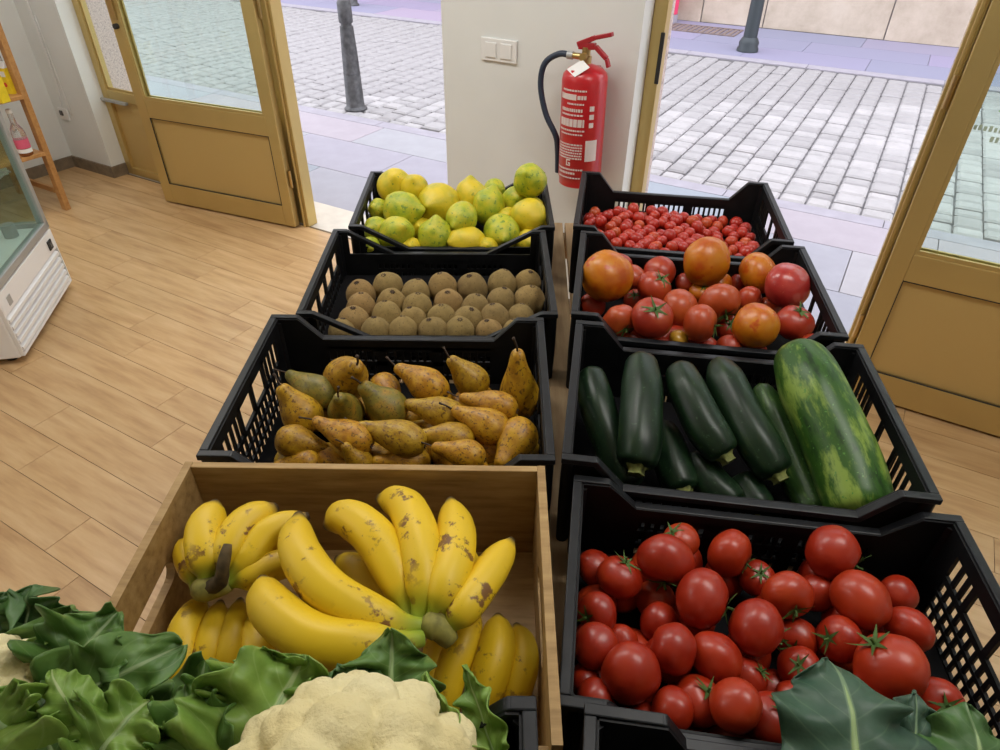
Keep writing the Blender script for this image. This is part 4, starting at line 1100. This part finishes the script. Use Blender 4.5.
for i, P in enumerate(pos):
    r = items[i][1]; c = PR[i][5] if i < nv else 'p'; m = 'pear_skin' if c == 'p' else 'pear_green'
    L = ax[i].length / r; k = i % 5
    if (m, k) not in pear_mes: pear_mes[(m, k)] = pear_mesh(k, (-.03, .05, 0, .08, .03)[k]).mesh('pear', m, True)
    o = link('pear', pear_mes[(m, k)]); orient(o, P, ax[i], random.uniform(0, 6), (r, r, r * min(1.28, max(.88, L / 1.8))))
    bnd = (-.03, .05, 0, .08, .03)[k] * 4
    sk = ('ps', k)
    if sk not in pear_mes:
        rn2 = random.Random(k); e1 = rn2.uniform(-.25, .25); pear_mes[sk] = MB().tube(catmull([(bnd, 0, 1.98), (bnd + e1 * .3, 0, 2.3), (bnd + e1, .1, 2.75)], 7), [.075, .055, .05, .05, .05, .055, .08], 7).mesh('stem', 'pear_stem', True)
    link('stem', pear_mes[sk], o)
    ck = 'pc'
    if ck not in pear_mes:
        cm = MB()
        for q in range(5): a = 2 * PI * q / 5; cm.tube([(0, 0, -.97), (.12 * math.cos(a), .12 * math.sin(a), -1.04), (.16 * math.cos(a), .16 * math.sin(a), -1.10)], [.06, .04, .01], 5)
        pear_mes[ck] = cm.mesh('calyx', 'pear_stem', True)
    link('calyx', pear_mes[ck], o)
    zn = zone(P, bx, 'by the crate side towards the plank floor', 'by the crate side towards the zucchini', 'next to the kiwi crate', 'next to the banana box')
    lab = ('russet golden-brown pear ' if c == 'p' else 'dull green-brown pear ') + zn
    if i >= nv: lab = 'russet pear buried under the others ' + zn
    g = 'russet pears' if c == 'p' else 'green-brown pears'
    if i == 8: lab = 'russet pear standing upright on its base in the pear crate'; g = None
    tag(o, lab, 'pear', g)

# --- zucchini, scale .4 at (560,320)
def squash(path, r, mat, label, stem_end, stem_col='cucumber_stem', taper=(.55, .62), seed=0, ribs=6, ribamp=.02):
    pts = catmull(path, 30); n = len(pts); seg = 24; mb = MB(); rads = []
    for i in range(n):
        t = i / (n - 1)
        a = min(1, taper[0] + (1 - taper[0]) * math.sin(min(1, t / .3) * PI / 2)); b = min(1, taper[1] + (1 - taper[1]) * math.sin(min(1, (1 - t) / .3) * PI / 2))
        k = min(a, b)
        if t < .06: k *= math.sqrt(max(.0, 1 - (1 - t / .06) ** 2)) * .98 + .02
        if t > .94: k *= math.sqrt(max(.0, 1 - (1 - (1 - t) / .06) ** 2)) * .98 + .02
        rads.append(r * k)
    # resample near the ends for round caps
    mb.tube(pts, rads, seg)
    c0 = sum(pts, Vector()) / n; base = Vector((c0.x, c0.y, c0.z))
    vs = []
    for i, v in enumerate(mb.v):
        ring, k = divmod(i, seg); p = pts[ring]; d = Vector(v) - p
        f = 1 + ribamp * math.cos(ribs * 2 * PI * k / seg) + .03 * mnoise.noise(Vector(v) * 18 + Vector((seed * 3.3, 0, 0)))
        vs.append(p + d * f - base)
    mb.v = vs; me = mb.mesh('zucchini', mat, True); uv = me.uv_layers.new(name='UVMap')
    for poly in me.polygons:
        ks = [me.loops[l].vertex_index % seg for l in poly.loop_indices]; wrap = max(ks) - min(ks) > seg / 2
        for l in poly.loop_indices:
            ring, k = divmod(me.loops[l].vertex_index, seg); uv.data[l].uv = (((k + seg) if wrap and k < seg / 2 else k) / seg, ring / (n - 1))
    o = link('zucchini', me); o.location = base
    if stem_end is not None:
        if stem_end: p, d, rr = pts[-2], (pts[-1] - pts[-4]).normalized(), rads[-5]
        else: p, d, rr = pts[1], (pts[0] - pts[3]).normalized(), rads[4]
        s = MB(); s.lathe([(rr * .66, -.008), (rr * .52, .002), (rr * .38, .008), (rr * .36, .015), (rr * .40, .018), (rr * .26, .019)], 20, ribs=5, ribamp=.14)
        so = s.build('stem', stem_col, o, True, 50); so.matrix_local = Matrix.Translation(p - base) @ axis_rot(d)
    tag(o, label, 'zucchini'); return o
def zp(x, y, z): return at(560 + .4 * x, 320 + .4 * y, z)
def rad_at(P, px): return px * .4 * depth(P) / F_PX
ZU = [([(75,125,.87),(95,220,.845),(135,330,.80),(180,425,.765)],44,'zucchini_dark','dark green zucchini leaning along the inner side of its crate',None),
      ([(203,95,.905),(205,190,.89),(200,290,.865),(190,372,.835)],52,'zucchini_dark','thick straight dark zucchini with scarred skin, between two slimmer ones',True),
      ([(295,118,.895),(325,190,.885),(365,270,.862),(415,342,.835)],47,'zucchini_dark','dark zucchini with frilled pale cut stem, lying across two others',True),
      ([(393,100,.895),(425,180,.88),(485,290,.855),(548,392,.82)],50,'zucchini_dark','long dark zucchini with lighter green tip and ragged stem',True),
      ([(498,158,.86),(540,260,.825),(595,390,.785),(645,495,.77)],42,'zucchini_mid','slim mid-green glossy zucchini beside the giant one',None),
      ([(587,72,.925),(640,190,.90),(710,350,.852),(758,500,.815)],80,'zucchini_big','giant zucchini with pale green blotches and streaks',None),
      ([(245,265,.80),(275,340,.79),(310,432,.77)],45,'zucchini_dark','short dark zucchini underneath with yellow-green stem showing',True),
      ([(330,340,.785),(380,410,.775),(440,465,.765)],42,'zucchini_dark','dark zucchini lowest in the crate, under the one with frilled stem',None),
      ([(450,390,.78),(480,440,.77),(505,478,.765)],40,'zucchini_dark','stubby dark zucchini end showing beneath the long ones',True)]
for i, (pth, r, mt, lb, se) in enumerate(ZU):
    pp = [zp(*q) for q in pth]; R_ = rad_at(pp[len(pp) // 2], r) * 1.06
    squash(pp, R_, mt, lb, se, taper=(.42 if i in (3, 4) else .72, .8 if i not in (5,) else .85), seed=i, ribs=6, ribamp=.012 if i == 5 else .022)

# --- bananas, scale .46 at (100,450)
def bp(x, y, z): return at(100 + .46 * x, 450 + .46 * y, z)
def banana(parent, base, path, r, seed=0):
    """path from the crown to the tip (world)"""
    pts = catmull(path, 26); n = len(pts); seg = 15; rads = []
    prof = [(0, .34), (.06, .36), (.13, .50), (.22, .80), (.34, .97), (.5, 1.0), (.7, .97), (.82, .86), (.91, .62), (.96, .36), (.985, .26), (1, .22)]
    for i in range(n):
        t = i / (n - 1)
        for (a, x), (b, y) in zip(prof[:-1], prof[1:]):
            if a <= t <= b: rads.append(r * (x + (y - x) * (t - a) / (b - a))); break
    mb = MB(); mb.tube(pts, rads, seg); vs = []
    for i, v in enumerate(mb.v):
        ring, k = divmod(i, seg); p = pts[ring]; d = Vector(v) - p; f = 1 + .045 * math.cos(5 * 2 * PI * k / seg + seed); vs.append(p + d * f - base)
    mb.v = vs; me = mb.mesh('banana', 'banana_skin', True)
    a = me.attributes.new('t', 'FLOAT', 'POINT')
    for i in range(len(mb.v)): a.data[i].value = (i // seg) / (n - 1)
    return link('banana', me, parent)
def bunch(crown, fingers, label, stem=None):
    cw = [bp(*c) for c in crown]; base = cw[0]
    e = empty('banana_bunch', base)
    MB().tube([c - base for c in catmull(cw, 10)], [.011, .015, .018, .019, .019, .018, .017, .016, .014, .011], 10).build('crown', 'banana_crown', e, True)
    if stem: MB().tube([c - base for c in catmull([bp(*c) for c in stem], 10)], [.014, .013, .012, .011, .010, .009, .009, .009, .008, .006], 9).build('stem', 'banana_stem', e, True)
    for k, (pth, r) in enumerate(fingers):
        pp = [bp(*q) for q in pth]; R_ = r * .46 * depth(pp[len(pp) // 2]) / F_PX
        banana(e, base, pp, R_, k)
    tag(e, label, 'bananas')
bunch([(205,305,.86),(235,300,.865),(285,290,.87)],
      [([(205,300,.86),(200,262,.862),(186,225,.862),(190,195,.855)],27),([(232,290,.87),(232,240,.885),(230,180,.895),(252,112,.90)],44),([(260,285,.87),(280,225,.89),(318,165,.90),(385,122,.90)],42),([(275,288,.87),(325,240,.885),(370,180,.90),(455,142,.905)],36),([(282,290,.87),(330,272,.875),(390,248,.875),(455,235,.865)],34)],
      'bunch of slim bananas with green necks and a dark cut stem', [(235,302,.865),(262,285,.885),(268,250,.91),(278,205,.925)])
bunch([(700,385,.90),(735,385,.90),(765,420,.885)],
      [([(705,382,.90),(620,372,.915),(500,310,.935),(432,220,.94),(432,140,.925)],50),([(700,410,.90),(600,425,.92),(470,415,.925),(375,345,.92),(352,280,.905)],56),([(672,375,.885),(655,300,.90),(600,195,.92),(540,148,.915),(490,165,.895)],47),([(690,370,.895),(705,300,.915),(692,190,.925),(660,120,.91),(605,105,.89)],46),([(722,370,.90),(750,300,.92),(775,200,.92),(762,108,.895)],45),([(755,395,.895),(790,345,.91),(845,270,.91),(895,195,.895)],40),([(745,385,.88),(785,330,.87),(802,270,.865),(800,215,.855)],30)],
      'large bunch of fat yellow bananas with brown scuffs, on top')
bunch([(230,560,.75),(265,560,.75),(330,560,.75)],
      [([(225,560,.75),(185,480,.79),(185,400,.81),(225,320,.80)],40),([(270,560,.75),(235,490,.79),(245,410,.81),(262,330,.80)],36),([(300,560,.75),(285,490,.795),(292,410,.815),(305,325,.80)],34),([(330,560,.75),(335,500,.80),(345,430,.82),(330,360,.815)],38)],
      'yellow bananas underneath, on the side with the hand hole')
bunch([(770,600,.745),(810,600,.745),(880,600,.745)],
      [([(775,600,.75),(755,520,.785),(790,420,.81),(815,345,.80)],36),([(825,600,.75),(840,520,.79),(862,440,.81),(865,360,.80)],44),([(875,600,.75),(905,520,.785),(920,450,.80),(905,380,.79)],36),([(745,600,.75),(722,520,.775),(735,440,.79),(760,370,.79)],34)],
      'yellow bananas underneath, on the side next to the red tomatoes')
bunch([(640,400,.775),(610,395,.775),(560,420,.77)],
      [([(640,400,.78),(615,330,.81),(570,270,.825),(515,235,.82)],38),([(600,400,.775),(560,350,.79),(500,300,.80),(440,290,.79)],36)],
      'pair of bananas in the shade behind the large bunch')

# ================================================================== CAULIFLOWERS
def curd_mesh(seed, rx, rz):
    bm = bmesh.new(); bmesh.ops.create_icosphere(bm, subdivisions=6, radius=1); V = np.array([v.co[:] for v in bm.verts])
    rn = np.random.RandomState(seed)
    def pts(n):   # even spiral points with jitter
        i = np.arange(n) + .5; ph = np.arccos(1 - 2 * i / n); th = PI * (1 + 5 ** .5) * i
        p = np.stack([np.sin(ph) * np.cos(th), np.sin(ph) * np.sin(th), np.cos(ph)], 1) + rn.normal(0, .25 / n ** .5, (n, 3)); return p / np.linalg.norm(p, axis=1)[:, None]
    H = np.zeros(len(V))
    for n, rad, amp in ((64, .285, .27), (520, .10, .055)):
        C = pts(n); rr = rad * rn.uniform(.85, 1.2, n)
        D = np.linalg.norm(V[:, None] - C[None], axis=2) / rr[None]
        Hh = np.sqrt(np.clip(1 - D ** 2, 0, None)).max(1); H += amp * Hh
    V = V * (1 + H - .27)[:, None]; V[:, 0] *= rx; V[:, 1] *= rx; V[:, 2] *= rz
    for v, c in zip(bm.verts, V): v.co = c
    me = bpy.data.meshes.new('curd'); bm.to_mesh(me); bm.free(); me.shade_smooth(); me.materials.append(MATS['cauliflower_curd']); return me
def leaf(parent, origin, B, T, nrm, width, mat, curl=.03, cup=.3, ruffle=.012, seed=0, tipcurl=0, rib=True, shape=.75, lobes=9):
    B = Vector(B); T = Vector(T); ax = T - B; L = ax.length; ax.normalize(); nrm = Vector(nrm); nrm = (nrm - ax * nrm.dot(ax)).normalized(); side = ax.cross(nrm)
    NU, NV = 40, 28; rn = random.Random(seed); ph = [rn.uniform(0, 6.28) for _ in range(6)]
    vs, uvs = [], []; mids = []
    for i in range(NU + 1):
        u = i / NU
        hw = width / 2 * (math.sin(PI * min(1, (u * .96 + .04)) ** shape) ** .62 if u < 1 else 0) 
        hw = max(hw, .002)
        bend = curl * 4 * u * (1 - u) + tipcurl * max(0, u - .6) ** 2 * 6
        for j in range(NV + 1):
            v = j / NV * 2 - 1; av = abs(v)
            lob = 1 + .10 * math.sin(lobes * u * PI + ph[0] + (1.5 if v > 0 else 0)) * av + .06 * math.sin(23 * u + ph[1] + 2 * (v > 0)) * av ** 2
            p = B + ax * (L * u + .05 * L * math.sin(11 * u + ph[5]) * av ** 3) + side * (v * hw * lob)
            off = bend + cup * hw * av ** 1.6 + 1.35 * ruffle * av ** 1.5 * (math.sin(15 * u + ph[2] + 2.5 * (v > 0)) + .6 * math.sin(31 * u + ph[3] + (v > 0))) + .004 * math.sin(26 * u - 6 * av) * av
            off += .5 * ruffle * mnoise.noise(Vector((u * 5 + seed * 2.2, v * 3, seed)))
            vs.append(p + nrm * off - origin); uvs.append((u, j / NV))
            if j == NV // 2: mids.append(p + nrm * (off - .001) - origin)
    fs = [(i * (NV + 1) + j, i * (NV + 1) + j + 1, (i + 1) * (NV + 1) + j + 1, (i + 1) * (NV + 1) + j) for i in range(NU) for j in range(NV)]
    mb = MB(); mb.add(vs, fs); me = mb.mesh('leaf', mat, True); uv = me.uv_layers.new(name='UVMap')
    for lp in me.loops: uv.data[lp.index].uv = uvs[lp.vertex_index]
    o = link('leaf', me, parent); sd = o.modifiers.new('thickness', 'SOLIDIFY'); sd.thickness = .0014; sd.offset = 0
    if rib:
        m = mids[:int(NU * .86)]; k = len(m)
        MB().tube(m, [max(.0012, width * .035 * (1 - q / k) ** .8 + .001) for q in range(k)], 8).build('midrib', 'leaf_rib', o, True)
    return o
def cauli(P, rx, rz, seed, label, leaves):
    e = empty('cauliflower', P); P = Vector(P)
    c = link('curd', curd_mesh(seed, rx, rz), e)
    MB().lathe([(.02, -rz - .05), (.035, -rz - .02), (.05, -rz * .6)], 14).build('stalk', 'leaf_rib', e, True)
    for k, (B, T, nr, w_, m, kw) in enumerate(leaves): leaf(e, P, B, T, nr, w_, m, seed=seed * 10 + k, **kw)
    tag(e, label, 'cauliflower')
UPB = Vector((0, -.75, .65))        # facing the camera and up
c1 = at(350, 828, 1.03)
cauli(c1, .130, .098, 1, 'creamy white cauliflower with bright ruffled leaves beside the bananas', [
    (at(225, 800, 1.0), at(305, 655, 1.04), (.25, -.6, .75), .17, 'leaf_bright', dict(curl=.02, cup=.25, ruffle=.018)),
    (at(170, 790, .99), at(205, 660, 1.03), (.2, -.7, .7), .12, 'leaf_mid', dict(curl=-.02, cup=-.3, ruffle=.012)),
    (at(390, 720, 1.0), at(392, 630, 1.05), (0, -.9, .5), .10, 'leaf_mid', dict(curl=.0, cup=.1, ruffle=.014)),
    (at(505, 790, .98), at(425, 672, 1.05), (-.6, -.5, .7), .05, 'leaf_bright', dict(curl=.015, cup=.6, ruffle=.004)),
    (at(500, 770, .99), at(465, 665, 1.03), (-.5, -.6, .7), .045, 'leaf_bright', dict(curl=.0, cup=.3, ruffle=.006)),
    (at(255, 720, 1.03), at(270, 650, 1.05), (.1, -.8, .6), .11, 'leaf_bright', dict(curl=-.01, cup=.3, ruffle=.018, lobes=13)),
    (at(215, 770, 1.02), at(185, 685, 1.04), (.3, -.6, .7), .07, 'leaf_mid', dict(curl=.02, cup=.5, ruffle=.012)),
    (at(345, 700, 1.0), at(335, 668, 1.04), (0, -.8, .6), .09, 'leaf_dark', dict(curl=.0, cup=.1, ruffle=.012)),
])
c2 = at(-25, 715, 1.04)
cauli(c2, .075, .065, 2, 'creamy cauliflower half wrapped in broad dark green leaves', [
    (at(35, 720, 1.02), at(182, 645, 1.06), (.1, -.6, .8), .10, 'leaf_mid', dict(curl=.03, cup=.15, ruffle=.010)),
    (at(60, 700, 1.0), at(72, 605, 1.06), (.1, -.8, .6), .13, 'leaf_mid', dict(curl=-.01, cup=.3, ruffle=.012)),
    (at(35, 660, 1.0), at(32, 585, 1.05), (0, -.8, .6), .12, 'leaf_dark', dict(curl=.01, cup=.4, ruffle=.014)),
    (at(-20, 660, 1.0), at(5, 592, 1.06), (.2, -.8, .6), .12, 'leaf_dark', dict(curl=.01, cup=.2, ruffle=.014)),
    (at(75, 790, 1.03), at(42, 678, 1.07), (.3, -.6, .7), .07, 'leaf_mid', dict(curl=.03, cup=-.4, ruffle=.006)),
    (at(-5, 800, 1.05), at(5, 700, 1.07), (.1, -.6, .8), .13, 'leaf_bright', dict(curl=.02, cup=.1, ruffle=.014)),
    (at(95, 780, 1.0), at(130, 660, 1.03), (.1, -.7, .7), .14, 'leaf_mid', dict(curl=-.01, cup=.15, ruffle=.012)),
    (at(140, 790, .99), at(165, 690, 1.0), (.1, -.7, .7), .12, 'leaf_dark', dict(curl=-.01, cup=.15, ruffle=.012)),
    (at(60, 800, 1.0), at(85, 690, 1.03), (.1, -.7, .7), .12, 'leaf_dark', dict(curl=.0, cup=.2, ruffle=.01)),
    (at(55, 690, 1.05), at(118, 612, 1.07), (.0, -.8, .6), .10, 'leaf_mid', dict(curl=.01, cup=.45, ruffle=.016, lobes=13)),
    (at(100, 735, 1.06), at(52, 670, 1.09), (.4, -.5, .8), .045, 'leaf_bright', dict(curl=.03, cup=-.6, ruffle=.004)),
    (at(15, 735, 1.07), at(-5, 690, 1.09), (.2, -.6, .8), .08, 'leaf_bright', dict(curl=.02, cup=.2, ruffle=.012)),
    (at(90, 770, 1.05), at(150, 700, 1.05), (.0, -.7, .7), .09, 'leaf_bright', dict(curl=.02, cup=.35, ruffle=.014, lobes=13)),
    (at(20, 690, 1.03), at(62, 638, 1.07), (.1, -.6, .8), .06, 'leaf_bright', dict(curl=.02, cup=.2, ruffle=.008)),
])
c3 = at(888, 872, .875)
cauli(c3, .085, .075, 3, 'cauliflower with blue-green leaves leaning over the red tomatoes', [
    (at(857, 830, .93), at(842, 652, .985), (0, -.55, .85), .165, 'leaf_blue', dict(curl=.012, cup=-.12, ruffle=.010, tipcurl=-.04, shape=.85, lobes=6)),
    (at(985, 830, .90), at(965, 702, .93), (.1, -.6, .8), .14, 'leaf_dark', dict(curl=.01, cup=-.1, ruffle=.006)),
    (c3 + Vector((-.06, -.02, -.05)), c3 + Vector((-.19, -.03, .03)), (.5, 0, .85), .13, 'leaf_blue', dict(curl=.02, cup=.2, ruffle=.01)),
    (c3 + Vector((.06, -.02, -.05)), c3 + Vector((.18, -.05, .02)), (-.5, 0, .85), .13, 'leaf_dark', dict(curl=.02, cup=.2, ruffle=.01)),
    (c3 + Vector((0, -.06, -.05)), c3 + Vector((.02, -.17, .02)), (0, .5, .85), .13, 'leaf_blue', dict(curl=.02, cup=.2, ruffle=.01)),
    (at(900, 800, .90), at(915, 690, .95), (.1, -.6, .8), .07, 'leaf_blue', dict(curl=.01, cup=-.1, ruffle=.006)),
])
